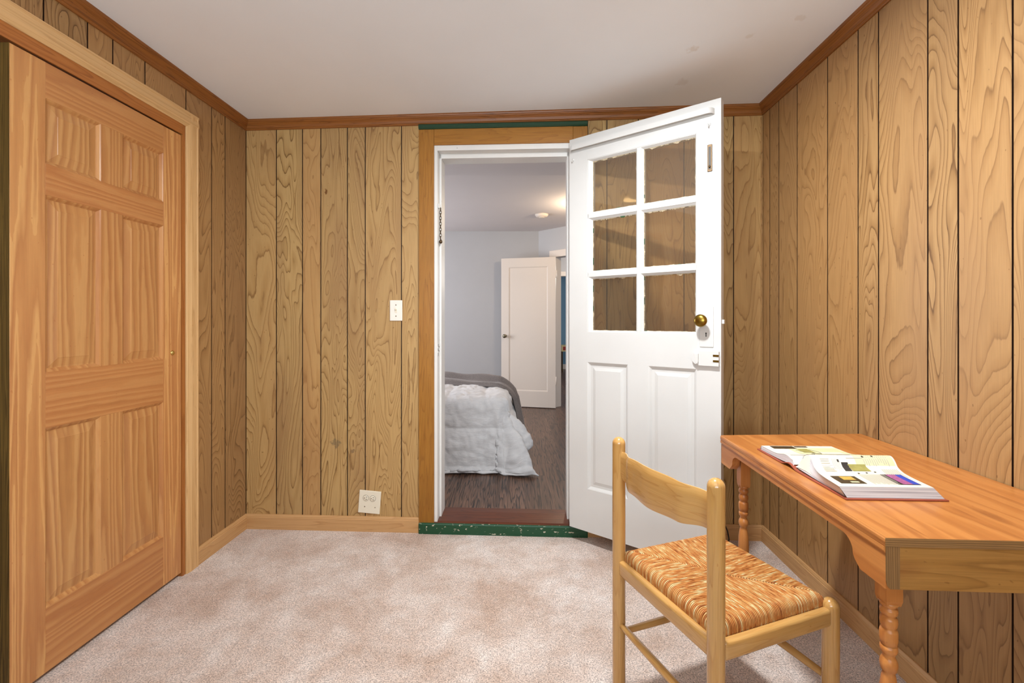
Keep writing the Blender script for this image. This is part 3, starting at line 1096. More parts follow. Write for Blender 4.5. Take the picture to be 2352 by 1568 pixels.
# ------------------------------------------------------------------ table: sawn half table against the right wall
TZ = .732
TNL, TFL, TFR = Vector((.706, .861, 0)), Vector((.746, 1.630, 0)), Vector((1.251, 1.652, 0))
TA = math.atan2(-(TFL - TNL).x, (TFL - TNL).y)
F_TAB = XF((TNL.x, TNL.y, 0), TA)        # x to the wall, y away from the camera
TL = (TFL - TNL).length
TW = .518
tb = thing('pine_table', 'orange pine table with turned legs against the right wall', 'table', F_TAB)
th = .0166
m = MB()
nb = 6
FRl = F_TAB.inverted() @ TFR
for i in range(nb):
    a, b = TW * i / nb, TW * (i + 1) / nb
    ya, yb = TL + (FRl.y - TL) * (i / nb), TL + (FRl.y - TL) * ((i + 1) / nb)
    poly = [(a, .001), (b, .001), (b, yb), (a, ya)]
    if i == 0:
        poly = [(.003, .001), (b, .001), (b, yb), (.003, ya)]
    m.prism(poly, TZ - th, TZ, 'z', 'y')
m.prism([(.003, TZ - th), (.003, TZ - .0005), (.0008, TZ - .003), (0, TZ - .008), (.0012, TZ - th)], 0.001, TL, 'y', 'y')
m.build('table_top', M_TABLE, tb)
m = MB()
m.prism([(.001, TZ - th), (TW, TZ - th), (TW, TZ - .0004), (.001, TZ - .0004)], 0, .0012, 'y', 'x', M=None)
m.build('sawn_edge', M_TABLE_END, tb, label='grey brown sawn end grain edge')
# long apron with its shaped lower edge
AD, ASH = .0985, .045
pl = [(.004, TZ - th), (.004, TZ - AD)]
pl.append((.072, TZ - AD))
for i in range(9):
    a = i / 8
    pl.append((.072 + .022 * math.sin(a * PI / 2) ** 1.2, TZ - AD + (.026) * a ** 1.1))
for i in range(1, 8):
    a = i / 7
    pl.append((.094 + .034 * (1 - math.cos(a * PI / 2)), TZ - AD + .026 + (AD - ASH - .026) * math.sin(a * PI / 2)))
e = [(TL - y + .004, z) for y, z in pl[1:]]
poly = pl + e[::-1] + [(TL, TZ - th)]
m = MB()
m.prism([(y, z) for y, z in poly][::-1], .004, .029, 'x', 'y', 0)
m.prism([(.0005, TZ - th - .001), (.0005, TZ - th - .009), (.004, TZ - th - .014), (.006, TZ - th - .014), (.006, TZ - th - .001)], .004, TL, 'y', 'y')
m.build('long_apron', M_TABLE, tb)
m = MB()
m.prism([(.0035, TZ - th), (.029, TZ - th), (.029, TZ - AD), (.012, TZ - AD), (.0065, TZ - AD + .006), (.004, TZ - AD + .016)], .0028, .004, 'y', 'z')
m.build('sawn_apron_end', M_TABLE_END, tb, label='sawn end of the long apron')
m = MB()
m.box(.0298, .004, TZ - .1, TW, .026, TZ - th, .001, 'x')
m.build('end_apron', M_TABLE_RAW, tb, label='unstained golden end board')
m = MB()
m.box(.029, TL - .026, TZ - .095, TW, TL - .004, TZ - th, .001, 'x')
m.build('far_apron', M_TABLE, tb)
leg_prof = [(.0085, 0.0), (.0095, .004), (.0105, .02), (.0125, .14), (.0152, .30), (.0160, .36), (.0150, .40), (.0116, .425), (.0094, .4345), (.0125, .437), (.0138, .443),
            (.0148, .449), (.0142, .456), (.0116, .462), (.0096, .467), (.0112, .472), (.0136, .475), (.0146, .481), (.0138, .487), (.0108, .4885),
            (.0138, .491), (.0148, .500), (.0148, .516), (.0136, .520), (.0106, .5225), (.0132, .527), (.0146, .535), (.0140, .543), (.0102, .5475),
            (.0122, .550), (.0144, .5535), (.0148, .558), (.0140, .563), (.0106, .565), (.0145, .570), (.0170, .576)]
for (lx, ly) in ((.0535, .063), (.0535, TL - .063)):
    m = MB()
    m.lathe([(r * 1.04, z) for r, z in leg_prof], c=(lx, ly, 0), seg=28)
    bm = bmesh.new()
    bmesh.ops.create_cube(bm, size=1)
    for v in bm.verts:
        k = .0158 if v.co.z > 0 else .0138
        v.co = (lx + (k if v.co.x > 0 else -k), ly + (k if v.co.y > 0 else -k), TZ - th if v.co.z > 0 else .573)
    bmesh.ops.bisect_plane(bm, geom=bm.verts[:] + bm.edges[:] + bm.faces[:], plane_co=(0, 0, .583), plane_no=(0, 0, 1))
    for v in bm.verts:
        if abs(v.co.z - .583) < 1e-5:
            v.co.x = lx + (.0158 if v.co.x > lx else -.0158)
            v.co.y = ly + (.0158 if v.co.y > ly else -.0158)
    m.frombm(bm, 0, 'z')
    m.build('leg', M_TABLE, tb)

# ------------------------------------------------------------------ chair
cpR = Vector((.453, 1.010, 0))
e1 = Vector((.349, -.937, 0)).normalized()
CA = math.atan2(e1.y, e1.x)
F_CH = XF(cpR, CA)                    # x from left post to right post (right post at 0), y towards the front of the seat
ch = thing('rush_seat_chair', 'varnished beech ladder-back chair with woven rush seat', 'chair', F_CH)
PW, FD, PR = .379, .367, .0192
CH_T = .794


def post(h, x, y, r=PR):
    mb = MB()
    pr = [(r * .86, 0), (r * .95, .003), (r, .01), (r, h - r * 1.02)]
    for i in range(1, 9):
        a = PI / 2 * i / 8
        pr.append((max(.0001, r * math.cos(a)), h - r * 1.02 + r * 1.02 * math.sin(a)))
    mb.lathe(pr, c=(x, y, 0), seg=32)
    return mb


for x in (-PW, 0):
    post(CH_T, x, 0).build('back_post', M_BEECH, ch)
for x in (-PW - .004, 0):
    post(.450, x, FD, .0195).build('front_leg', M_BEECH, ch)


def railbox(p0, p1, z0, z1, th_):
    a, b = Vector(p0), Vector(p1)
    d = (b - a)
    M_ = XF((a.x, a.y, 0), math.atan2(d.y, d.x))
    mb = MB()
    mb.box(0, -th_ / 2, z0, d.length, th_ / 2, z1, .008, 'x', M=M_, seg=4)
    for i in range(len(mb.s)):
        mb.s[i] = True
    return mb


for (p0, p1) in (((-PW + .012, 0, 0), (-.012, 0, 0)), ((-PW + .012, FD, 0), (-.012, FD, 0)), ((-PW - .002, .014, 0), (-PW - .003, FD - .014, 0)), ((.002, .014, 0), (.003, FD - .014, 0))):
    railbox(p0, p1, .388, .431, .022).build('seat_rail', M_BEECH, ch)
for (p0, p1) in (((-PW + .008, 0, .237), (-.008, 0, .237)), ((-PW, FD, .247), (0, FD, .247)), ((-PW - .001, .008, .206), (-PW - .003, FD - .008, .206)), ((.001, .008, .206), (.003, FD - .008, .206))):
    m = MB()
    a, b = Vector(p0), Vector(p1)
    m.tube([a.lerp(b, i / 12) for i in range(13)], [.0085 + .0022 * math.sin(PI * i / 12) for i in range(13)], 16)
    m.build('stretcher', M_BEECH, ch)
# curved ladder-back slat
NS, NZ = 48, 10


def slat_pt(u, v, side):
    x = -PW + .010 + (PW - .020) * u
    s = math.sin(PI * u)
    k = sramp(u, [(0, 0), (.05, 0), (.24, .72), (.5, 1), (.76, .72), (.95, 0), (1, 0)])
    bow = -.036 * k
    zt = .753 + .010 * s
    zb = .671 - .012 * k
    hw = (zt - zb) / 2
    z = (zt + zb) / 2 + (v * 2 - 1) * hw
    t_ = .0062 * (1 - abs(v * 2 - 1) ** 6 * .75)
    return (x, bow + side * t_, z)


m = MB()
m.grid(lambda u, v: slat_pt(u, v, -1), NS, NZ, g=lambda u, v: (slat_pt(u, v, -1)[2], 0, slat_pt(u, v, -1)[0]))
m.grid(lambda u, v: slat_pt(u, v, 1), NS, NZ, flip=True, g=lambda u, v: (slat_pt(u, v, 1)[2], .02, slat_pt(u, v, 1)[0]))
for v in (0, 1):
    m.grid(lambda u, w: slat_pt(u, v, w * 2 - 1), NS, 2, flip=(v == 0), g=lambda u, w: (slat_pt(u, v, 0)[2], w * .01, slat_pt(u, v, 0)[0]))
m.build('back_slat', M_BEECH, ch)

# woven rush seat: four fields of strands that meet on the mitres
SX0, SX1, SY0, SY1 = -PW + .008, -.008, .010, FD - .010
PITCH = .0046
NG = 300


def rush_fn(u, v):
    x = SX0 + (SX1 - SX0) * u
    y = SY0 + (SY1 - SY0) * v
    dx, dy = min(x - SX0, SX1 - x), min(y - SY0, SY1 - y)
    wx, wy = (SX1 - SX0), (SY1 - SY0)
    front = dy < dx * .98
    d = min(dx, dy)
    R_ = .021
    z = .459
    dd = max(d, 0)
    if dd < R_:
        z -= R_ * (1 - math.sqrt(max(0, 1 - (1 - dd / R_) ** 2)))
    z -= .006 * min(1, dd / .16)
    zz = abs(dx - dy)
    if zz < .006 and d > .02:
        z -= .0022 * (1 - zz / .006)
    if front:
        sc = x / PITCH
        al = y
        reg = 1.0 if y < (SY0 + SY1) / 2 else 2.0
    else:
        sc = y / PITCH
        al = x
        reg = 3.0 if x < (SX0 + SX1) / 2 else 4.0
    ph = (sc + 50) % 1.0
    z += .0013 * (1 - abs(ph * 2 - 1) ** 2.2) + .0012 * mnoise.noise((math.floor(sc) * .73, reg * 5, al * 9))
    return (x, y, z), (sc + 500, reg, al)


RC = [[rush_fn(i / NG, j / NG) for i in range(NG + 1)] for j in range(NG + 1)]
m = MB()
vs = [RC[j][i][0] for j in range(NG + 1) for i in range(NG + 1)]
gs = [RC[j][i][1] for j in range(NG + 1) for i in range(NG + 1)]
fs = [(j * (NG + 1) + i, j * (NG + 1) + i + 1, (j + 1) * (NG + 1) + i + 1, (j + 1) * (NG + 1) + i) for j in range(NG) for i in range(NG)]
m.add(vs, fs, 0, 'z', .5, True, None, gs, (0, 0, 0))
# the sides that wrap down behind the frame, and the underside
ring = [(i, 0) for i in range(NG)] + [(NG, j) for j in range(NG)] + [(NG - i, NG) for i in range(NG)] + [(0, NG - j) for j in range(NG)]
vs, gs, fs = [], [], []
for (i, j) in ring:
    p, g_ = RC[j][i]
    for dz in (0, -.012, -.036):
        vs.append((p[0], p[1], min(p[2], .445) + dz if dz else p[2]))
        gs.append((g_[0], g_[1], g_[2] + dz))
n = len(ring)
for k in range(n):
    k2 = (k + 1) % n
    for q in (0, 1):
        fs.append((k * 3 + q + 1, k2 * 3 + q + 1, k2 * 3 + q, k * 3 + q))
fs.append(tuple(k * 3 + 2 for k in range(n))[::-1])
m.add(vs, fs, 0, 'z', .5, True, None, gs, (0, 0, 0))
m.build('rush_seat', M_RUSH, ch)

# ------------------------------------------------------------------ open book
BZ = TZ + .0006
F_BOOK = XF((.776, 1.253, BZ), math.radians(.2)) @ Matrix(((.91, .085, 0, 0), (0, 1, 0, 0), (0, 0, 1, 0), (0, 0, 0, 1)))             # x along the gutter, +y = far half, -y = near half
bk = thing('open_book', 'thick illustrated hardback book lying open on the pine table', 'book', F_BOOK)
GH = .240                                                     # page height along the gutter


def near_top(u, v):
    """u along the gutter 0..1, v from gutter to fore edge; returns a point on the upper near page"""
    s = v * .196
    h = .0225 + .0165 * math.sin(min(1, v / .34) * PI) * (1 if v < .34 else 0) + .010 * math.exp(-((v - .22) / .16) ** 2)
    if v < .06:
        h *= .45 + .55 * v / .06
    x0 = .004 + .010 * math.exp(-((v - .2) / .3) ** 2) * 1.6 - .016 * v
    x1 = x0 + .232
    return (x0 + (x1 - x0) * u, -.004 - s, .004 + h)


def far_top(u, v):
    s = v * .178
    h = .0135 + .0105 * math.exp(-((v - .22) / .2) ** 2)
    if v < .05:
        h *= .5 + .5 * v / .05
    return (.004 + .236 * u, .004 + s, .004 + h - .002 * v)


def block(topf, n, name, sgn, far):
    mb = MB()
    nu, nv = 8, 28
    # edges: two ends, the fore edge
    for u in (0, 1):
        def side(a, w, u=u):
            p = topf(u, a)
            bx = .003 if u == 0 else GH + .001
            zl = .0035 + (.006 * (1 - a) ** 2)
            fan = (1 - w)
            by = p[1] * (1.0) + (sgn * .004 * math.sin(a * PI)) * fan
            return (bx + (p[0] - bx) * w, by, zl + (p[2] - zl) * w)
        mb.grid(side, nv, 10, 0, .5, smooth=False, flip=(u == 0) ^ (sgn > 0), g=lambda a, w: (a * .2, u, w * .02 + sgn))
    mb.grid(lambda a, w: (lambda p: ((.003 + (GH - .002) * a) * (1 - w) + p[0] * w, p[1] + sgn * .006 * (1 - w), .0035 + (p[2] - .0035) * w))(topf(a, 1)), nu, 10, 0, .5,
            smooth=False, g=lambda a, w: (a * .2, 5, w * .02 + sgn * 2))
    return mb.build(name, M_PEDGE, bk)


block(near_top, 0, 'page_block', -1, False)
block(far_top, 0, 'page_block', 1, True)
m = MB()
cov = .0028


def coverpt(u, y):
    z = .0002
    if -.02 < y < .06:
        z += .010 * math.cos((y - .02) / .04 * PI / 2) ** 2
    return (-.004 + .250 * u, y, z)


ys = [-.212 + (.195 + .212) * i / 40 for i in range(41)]
vs, fs = [], []
for y in ys:
    for (u, dz) in ((0, 0), (1, 0), (1, cov), (0, cov)):
        p = coverpt(u, y)
        vs.append((p[0], p[1], p[2] + dz))
for i in range(40):
    for k in range(4):
        k2 = (k + 1) % 4
        fs.append((i * 4 + k, i * 4 + k2, i * 4 + 4 + k2, i * 4 + 4 + k))
fs += [(3, 2, 1, 0), (160, 161, 162, 163)]
m.add(vs, fs, 0, 'x', .5)
m.build('cover', M_COVER, bk)


def page(topf, name, prints):
    mb = MB()
    mb.grid(lambda u, v: tuple(Vector(topf(u, v)) + Vector((0, 0, .0003))), 24, 40, 0, .5, flip=(topf is near_top))

    def patch(u0, u1, v0, v1, mat, lift=.0006, n=6, skew=0.0):
        mb.grid(lambda a, b: tuple(Vector(topf(u0 + (u1 - u0) * a + skew * b, v0 + (v1 - v0) * b)) + Vector((0, 0, .0003 + lift))), n, n, mat, .5, flip=(topf is near_top))
    for p in prints:
        patch(*p)
    return mb


MATS = [M_PAPER, M_INKL, M_INKD, M_OLIVE, M_WASH, M_BROWNP, M_GOLDP, M_BLUEP, M_PINKP, M_SKYP]
pr = [(.0, .62, .06, .15, 4), (.52, .98, .08, .33, 4, .0004)]


def textcol(u0, u1, v0, v1, vert, n):
    for i in range(n):
        if vert:
            a = u0 + (u1 - u0) * i / n
            e_ = v1 - rnd(0, .25) * (v1 - v0)
            pr.append((a, a + (u1 - u0) / n * .34, v0, e_, 1, .0007, 3))
        else:
            a = v0 + (v1 - v0) * i / n
            e_ = u1 - rnd(0, .3) * (u1 - u0)
            pr.append((u0, e_, a, a + (v1 - v0) / n * .34, 1, .0007, 3))


textcol(.10, .24, .26, .50, False, 10)
textcol(.24, .33, .26, .46, True, 5)
textcol(.44, .74, .56, .93, True, 15)
textcol(.62, .93, .18, .34, True, 12)
textcol(.78, .97, .40, .72, True, 8)
pr += [(.08, .36, .64, .90, 5), (.17, .31, .66, .78, 6, .0009), (.21, .30, .83, .87, 4, .0009), (.69, .93, .56, .92, 2), (.745, .85, .57, .91, 8, .0009), (.85, .925, .57, .91, 7, .0009),
       (.34, .42, .30, .46, 2), (.41, .62, .32, .46, 3, .0008, 6, .02), (.42, .62, .245, .255, 1)]
for (u, v) in ((.30, .27), (.45, .52), (.55, .50), (.66, .47), (.62, .21), (.74, .20)):
    pr.append((u, u + .022, v, v + .028, 2, .0009, 3))
for (u0, u1) in ((.10, .12), (.62, .66), (.0, .02)):
    pr.append((u0, u1, .05, .10, 2, .0008, 3))
page(near_top, 'page', pr).build('printed_page', MATS, bk)
pr2 = [(.10, .42, .80, .97, 5), (.44, .62, .90, .97, 5), (.30, .98, .30, .86, 4, .0004), (.40, .55, .55, .80, 3, .0007), (.6, .9, .35, .6, 0, .0007), (.05, .3, .20, .23, 1)]
mm = page(far_top, 'page', pr2)
for (pts_) in ([(.36, .72), (.42, .60), (.5, .55), (.54, .42), (.50, .30)], [(.40, .28), (.44, .45), (.5, .5), (.6, .48)], [(.55, .75), (.62, .62), (.60, .5)]):
    mm.tube([tuple(Vector(far_top(u, v)) + Vector((0, 0, .0008))) for u, v in pts_], .0007, 5, 2)
mm.build('printed_page', MATS, bk)
# a page of the near half that has lifted, with its blue picture
m = MB()
m.grid(lambda u, v: (.0025 + .012 * v + .004 * u, -.010 - .16 * u, .008 + (near_top(0, .03 + .8 * u)[2] - .009) * (.1 + .9 * v)), 20, 6, 0, .5, smooth=True)
m.grid(lambda u, v: (.0018 + .012 * (.45 + .5 * v) + .004 * u, -.012 - .05 * u, .008 + (near_top(0, .03 + .26 * u)[2] - .009) * (.5 + .48 * v)), 10, 4, 1, .5)
m.build('lifted_page', [M_PAPER, M_SKYP], bk)

# ------------------------------------------------------------------ bedroom beyond the doorway
BF, BC = -.02, 2.374
m = MB()
for k in range(-34, 40):
    x0 = k * .083
    rng = random.Random(k)
    y = 2.62 - rng.uniform(0, .9)
    while y < 12:
        ln = rng.uniform(.8, 1.7)
        ya, yb = max(y, 2.50), min(y + ln, 12)
        if yb > ya:
            m.box(x0 + .0002, ya + .0002, BF - .02, x0 + .0828, yb - .0002, BF, 0, 'y')
        y += ln
m.box(-2.82, 2.50, BF - .05, 3.3, 12, BF - .002, 0, 'y')
struct(m, 'floor_bedroom', M_BOARDS, 'dark brown hardwood floor of the bedroom', 'floor')
m = MB()
m.box(-2.9, 3.74, BC, 3.3, 12.1, 2.5)
m.box(-2.9, 2.45, 2.335, 3.3, 3.74, 2.5)
struct(m, 'ceiling_bedroom', M_BEDCEIL, 'pale bedroom ceiling with a lower strip by the doorway', 'ceiling')
m = MB()
m.box(-2.9, 6.3, BF - .05, .368, 6.4, 2.5)
struct(m, 'wall_bedroom', M_BEDWALL, 'grey blue far wall of the bedroom', 'wall')
m = MB()
m.box(-2.9, 2.4, BF - .05, -2.8, 3.9, 2.5)
m.box(-2.9, 5.7, BF - .05, -2.8, 6.4, 2.5)
m.box(-2.9, 3.9, BF - .05, -2.8, 5.7, .7)
m.box(-2.9, 3.9, 2.1, -2.8, 5.7, 2.5)
struct(m, 'wall_bedroom_left', M_BEDWALL, 'bedroom side wall with the window', 'wall')
m = MB()
for y in (3.9, 4.77, 5.64):
    m.box(-2.88, y, .7, -2.8, y + .06, 2.1)
for z in (.7, 1.38, 2.04):
    m.box(-2.87, 3.9, z, -2.81, 5.7, z + .06)
struct(m, 'window_2', M_BEDTRIM, 'white bedroom window', 'window')
# wall with the hall doorway, running from the far corner towards the camera
WA = math.atan2(-.28, .272)
F_W2 = XF((.368, 6.3, 0), WA)
s0, s1, DH = .30, 1.08, 1.985
m = MB()
m.box(0, 0, BF - .05, s0, .1, 2.5)
m.box(s0, 0, DH, s1, .1, 2.5)
m.box(s1, 0, BF - .05, 3.6, .1, 2.5)
struct(m, 'wall_bedroom_right', M_BEDWALL, 'grey bedroom wall with the hall doorway', 'wall', F_W2)
m = MB()
m.box(s0 - .085, -.015, BF, s0 + .004, 0, DH + .085, .003)
m.box(s1 - .004, -.015, BF, s1 + .085, 0, DH + .085, .003)
m.box(s0 - .09, -.018, DH, s1 + .09, 0, DH + .09, .003)
m.box(s0 - .006, -.02, BF, s0 + .012, .11, DH, .002)
m.box(s1 - .012, -.004, BF, s1 + .006, .11, DH, .002)
struct(m, 'trim_14', M_BEDTRIM, 'white casing of the bedroom hall doorway', 'door casing', F_W2)
# the open white bedroom door
hg, fe = Vector((.577, 5.99, 0)), Vector((-.141, 6.16, 0))
dd_ = fe - hg
F_D3 = XF(hg, math.atan2(dd_.y, dd_.x))       # x from hinge to free edge; the face we see is +y (towards the camera)
DL = dd_.length
d3 = thing('door_3', 'open plain white one panel door in the bedroom', 'door', F_D3, kind='structure')
m = MB()
z0, z1 = -.012, 1.975
m.box(0, -.018, z0, .105, .017, z1, .002)
m.box(DL - .105, -.018, z0, DL, .017, z1, .002)
m.box(.104, -.0179, z0, DL - .104, .0169, .20, .002)
m.box(.104, -.0179, z1 - .12, DL - .104, .0169, z1, .002)
raised(m, .104, DL - .104, .199, z1 - .119, sgn=1, fr=.0169, depth=.010, lip=.016, flat=.0, slope=.004, raise_=.0005)
m.box(.1, -.012, .19, DL - .1, .004, z1 - .11)
m.build('door_leaf', M_BEDTRIM, d3)
m = MB()
m.lathe([(.022, 0), (.022, .004), (.009, .008), (.009, .03), (.02, .036), (.026, .046), (.022, .056), (.0001, .06)], M=Matrix.Translation((DL - .055, .017, .93)) @ Matrix.Rotation(-PI / 2, 4, 'X'), seg=24)
m.build('door_knob', M_NICKEL, d3, label='small metal knob')
for z in (.35, 1.75):
    m = MB()
    m.tube([(-.008, .02, z - .05), (-.008, .02, z + .05)], .007, 10)
    m.box(-.012, -.01, z - .05, .0, .018, z + .05, .001)
    m.build('hinge', M_BEDTRIM, d3)

# hall and the blue room behind it
m = MB()
m.box(.4, 10.8, BF, 3.2, 10.9, 2.5)
struct(m, 'wall_hall', M_BLUE, 'light blue wall at the end of the hall', 'wall')
m = MB()
m.box(.4, 8.6, 2.06, 3.2, 8.7, 2.5)
struct(m, 'wall_hall_header', M_BEDWALL, 'beige header across the hall', 'wall')
m = MB()
m.box(.4, 8.58, 1.975, 3.2, 8.72, 2.06, .004)
struct(m, 'trim_15', M_BEDTRIM, 'pale trim under the hall header', 'trim')
m = MB()
m.box(.4, 10.78, BF, 3.2, 10.8, .10, .004)
struct(m, 'baseboard_hall', M_BEDTRIM, 'white baseboard under the blue hall wall', 'baseboard')
t = thing('side_table', 'small cream side table with red front at the end of hall', 'table', Matrix.Translation((1.27, 10.35, BF)))
m = MB()
m.box(-.16, -.15, .46, .16, .15, .60, .004)
m.build('table_body', M_CREAM, t)
m = MB()
m.box(-.125, -.157, .49, .125, -.149, .57, .002)
dr = m.build('drawer', M_RED, t)
m = MB()
m.lathe([(.012, 0), (.018, .012), (.0001, .02)], M=Matrix.Translation((0, -.157, .53)) @ Matrix.Rotation(PI / 2, 4, 'X'), seg=12)
m.build('knob', M_CREAM, dr)
for sx_ in (-1, 1):
    for sy_ in (-1, 1):
        m = MB()
        m.prism([(-.012, -.012), (.012, -.012), (.012, .012), (-.012, .012)], 0, .47, 'z', 'z', M=Matrix.Translation((sx_ * .14, sy_ * .13, 0)))
        m.build('leg', M_DARKMETAL, t)

t = thing('smoke_detector', 'round white detector on the bedroom ceiling', 'smoke detector', Matrix.Translation((.345, 5.29, BC)))
m = MB()
m.lathe([(.045, -.035), (.06, -.03), (.075, -.015), (.078, 0)], seg=28)
m.build('housing', M_BEDTRIM, t)
m = MB()
m.lathe([(.0001, -.04), (.03, -.039), (.034, -.034)], seg=20)
m.build('cover', M_BEDTRIM, t)
t = thing('ceiling_light', 'warm flush ceiling lamp of the bedroom', 'ceiling light', Matrix.Translation((.80, 4.75, BC)))
m = MB()
m.lathe([(.13, -.02), (.135, 0)], seg=28)
m.build('lamp_base', M_NICKEL, t)
m = MB()
m.lathe([(.0001, -.07), (.06, -.062), (.10, -.045), (.12, -.02)], seg=28)
m.build('lamp_shade', bpy.data.materials['warm_opal_glass'], t)

# ------------------------------------------------------------------ bed
ZT, XR, YN, YFAR, XL = .545, -.035, 3.47, 4.50, -1.95
bd = thing('bed', 'low bed with pale base and mattress seen through the doorway', 'bed', Matrix.Translation(((XR + XL) / 2, (YN + YFAR) / 2, BF)))
hx, hy = (XR - XL) / 2, (YFAR - YN) / 2
m = MB()
m.box(-hx + .06, -hy + .07, .10, hx - .06, hy - .07, .29, .02)
m.build('bed_base', M_SHEET, bd)
m = MB()
m.box(-hx + .05, -hy + .05, .29, hx - .05, hy - .05, ZT - BF - .045, .05, seg=4)
m.build('mattress', M_DUVET, bd)
for sx_ in (-1, 1):
    for sy_ in (-1, 1):
        m = MB()
        m.lathe([(.02, 0), (.028, .10)], c=(sx_ * (hx - .15), sy_ * (hy - .15), 0), seg=14)
        m.build('leg', M_BLACK, bd)

RR = .075


def prof(a, flare, R=RR):
    """outward and drop after a metres past the edge"""
    if a <= 0:
        return a, 0.0
    q = R * PI / 2
    if a < q:
        t_ = a / R
        return R * math.sin(t_), R * (1 - math.cos(t_))
    e_ = a - q
    return R + flare * e_, R + e_ * math.sqrt(max(.05, 1 - flare * flare))


LA, LB = .385, .545

FLARE = [(0, .30), (.28, .58), (.6, .05), (.97, .66), (1.3, .22), (1.571, .05)]






def duvet(su, sv):
    a = (XL + .02 - XR) + su * (LA - (XL + .02 - XR)) + RR
    b = (YN - YFAR) * 1.0 + sv * (LB - (YN - YFAR)) + RR
    x, y, z = 0, 0, ZT
    if a <= 0 and b <= 0:
        x, y = XR - RR + a, YN + RR - b
    else:
        aa, bb = max(a, 0), max(b, 0)
        r = math.hypot(aa, bb)
        ca, cb = aa / r, bb / r
        phi = math.atan2(bb, aa)
        cor = math.sin(2 * phi) if aa > 0 and bb > 0 else 0
        flare = sramp(phi, FLARE) * min(1, r / .25)
        flare = max(0, min(.85, flare))
        o, d = prof(r, flare)
        zz = ZT - d
        fl = BF + .016
        if zz < fl:
            o += (fl - zz) * .9
            zz = fl
        x = XR - RR + min(a, 0) + o * ca
        y = YN + RR - min(b, 0) - o * cb * (1 - .58 * ramp(phi, [(0, 1), (.97, 1), (1.571, 0)]))
        z = zz
    return x, y, z, a, b


NU, NV = 210, 210
P = np.zeros((NV + 1, NU + 1, 3))
CC = np.zeros((NV + 1, NU + 1, 2))
for j in range(NV + 1):
    for i in range(NU + 1):
        q = duvet(i / NU, j / NV)
        P[j, i] = q[:3]
        CC[j, i] = q[3:]
for _ in range(8):
    Q = P.copy()
    Q[1:-1, 1:-1] = (P[:-2, 1:-1] + P[2:, 1:-1] + P[1:-1, :-2] + P[1:-1, 2:]) * .125 + P[1:-1, 1:-1] * .5
    P = Q
du = np.gradient(P, axis=1)
dv = np.gradient(P, axis=0)
nrm = np.cross(dv, du)
nrm /= np.maximum(np.linalg.norm(nrm, axis=2, keepdims=True), 1e-9)
if nrm[5, 5, 2] < 0:
    nrm = -nrm
QS = .285
for j in range(NV + 1):
    for i in range(NU + 1):
        a, b = CC[j, i]
        puff = abs(math.sin(PI * (a + .11) / QS)) ** .4 * abs(math.sin(PI * (b + .02) / QS)) ** .4
        w = mnoise.noise((a * 6, b * 9, 3)) * .010 + mnoise.noise((a * 20, b * 22, 7)) * .006 + abs(mnoise.noise((a * 16 - b * 7, b * 9 + a * 6, 1))) * .016
        edge = min(1.0, min((LA + RR - a), (LB + RR - b)) / .03 + .1)
        P[j, i] += nrm[j, i] * ((.026 * puff + w) * edge)
        P[j, i, 2] = max(P[j, i, 2], BF + .006)
m = MB()
vs = [tuple(P[j, i]) for j in range(NV + 1) for i in range(NU + 1)]
gs = [(CC[j, i, 0], CC[j, i, 1], P[j, i, 2]) for j in range(NV + 1) for i in range(NU + 1)]
fs = [(j * (NU + 1) + i, (j + 1) * (NU + 1) + i, (j + 1) * (NU + 1) + i + 1, j * (NU + 1) + i + 1) for j in range(NV) for i in range(NU)]
m.add(vs, fs, 0, 'z', .5, True, None, gs, (0, 0, 0))
o = m.build('duvet', M_DUVET, label='white quilted duvet draped to the floor over the bed corner', category='duvet')
md = o.modifiers.new('thick', 'SOLIDIFY')
md.thickness = .012
md.offset = -1


def throw_fn(u, v):
    """u along the bed to the foot and down, v across the strip (0 near .. 1 far)"""
    s = -1.3 + u * (1.3 + .43)
    cy = 4.14 + (-.42 * min(.1, max(s, -1.0))) - .03
    y = cy + (v - .5) * (.46 - .06 * u)
    o, d = prof(s + .02, .20 + .05 * math.sin(v * 5), .10)
    x = XR - .075 + o
    lift = .030 + .020 * max(0, math.sin(v * 11 + s * 1.5)) + .016 * math.sin(v * 19 + s * 3 + 1) + .02 * math.exp(-((v - .72) / .14) ** 2) * (1 if s < .1 else .4)
    lift += .02 * mnoise.noise((s * 4, v * 6, 2))
    if v < .04 or v > .96:
        lift *= .55
    hang = min(1, max(0, (s + .02) / .15))
    x += hang * lift
    z = ZT - d + (1 - hang) * lift
    y += hang * (.03 * math.sin(s * 9 + v * 4)) - hang * .05 * (v - .5)
    return (x, y, z)


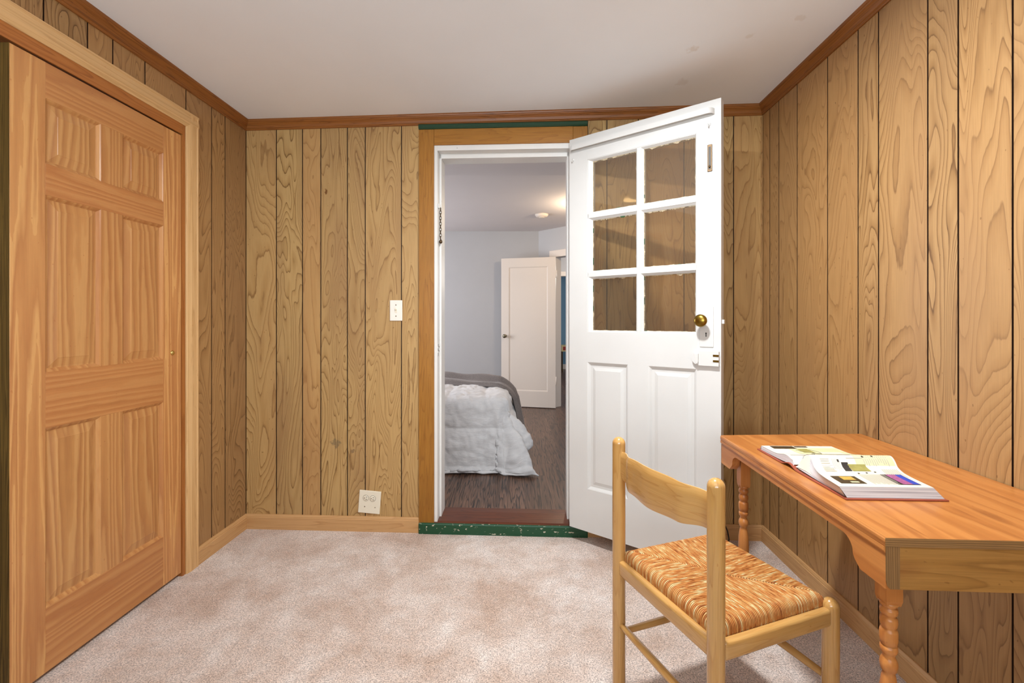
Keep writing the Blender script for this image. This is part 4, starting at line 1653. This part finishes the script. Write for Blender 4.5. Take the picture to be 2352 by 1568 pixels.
m = MB()
m.grid(throw_fn, 80, 60, 0, .5, flip=False)
o = m.build('throw_blanket', M_THROW, label='grey knitted throw laid across the foot of the bed', category='blanket')
md = o.modifiers.new('thick', 'SOLIDIFY')
md.thickness = .01
md.offset = 0

# ------------------------------------------------------------------ light
def light(name, typ, loc, energy, color, rot=None, **kw):
    d = bpy.data.lights.new(name, typ)
    d.energy = energy
    d.color = color
    for k, v in kw.items():
        setattr(d, k, v)
    o = bpy.data.objects.new(name, d)
    COL.objects.link(o)
    o.location = loc
    if rot is not None:
        o.rotation_euler = rot
    return o


wc = wpt(F_FRONT, (WX0 + WX1) / 2, -.13, (WZ0 + WZ1) / 2)
light('window_daylight', 'AREA', wc, 84, (.80, .915, 1.0), (math.radians(138), 0, 0), shape='RECTANGLE', size=WX1 - WX0, size_y=WZ1 - WZ0)
light('lamp_light', 'AREA', (.28, 1.25, ZL - .075), 36, (.95, .975, 1.0), (0, 0, 0), shape='DISK', size=.13)
light('bedroom_window_daylight', 'AREA', (-2.95, 4.8, 1.4), 92, (.88, .92, 1.0), (0, math.radians(-90), 0), shape='RECTANGLE', size=1.4, size_y=1.8)
light('bedroom_lamp_light', 'POINT', (.80, 4.75, BC - .16), 19, (1.0, .78, .52), shadow_soft_size=.08)
light('hall_light', 'POINT', (1.5, 7.6, 1.9), 34, (1.0, .93, .84), shadow_soft_size=.1)

W = bpy.data.worlds.new('world')
S.world = W
W.use_nodes = True
W.node_tree.nodes['Background'].inputs[0].default_value = (.75, .86, 1.0, 1)
W.node_tree.nodes['Background'].inputs[1].default_value = .6

# ------------------------------------------------------------------ camera
cd = bpy.data.cameras.new('camera')
cd.sensor_width = 36
cd.lens = 1045 / 2352 * 36
cd.shift_y = -49 / 2352
cd.clip_start = .02
co = bpy.data.objects.new('camera', cd)
COL.objects.link(co)
co.location = (0, 0, 1.144)
co.rotation_euler = (math.radians(90), 0, 0)
S.camera = co

S.view_settings.view_transform = 'Standard'
S.view_settings.look = 'None'
S.view_settings.gamma = 1
S.view_settings.exposure = 0.14
S.view_settings.use_curve_mapping = False
S.cycles.use_denoising = True
S.cycles.max_bounces = 10
S.cycles.diffuse_bounces = 6
S.cycles.transparent_max_bounces = 12
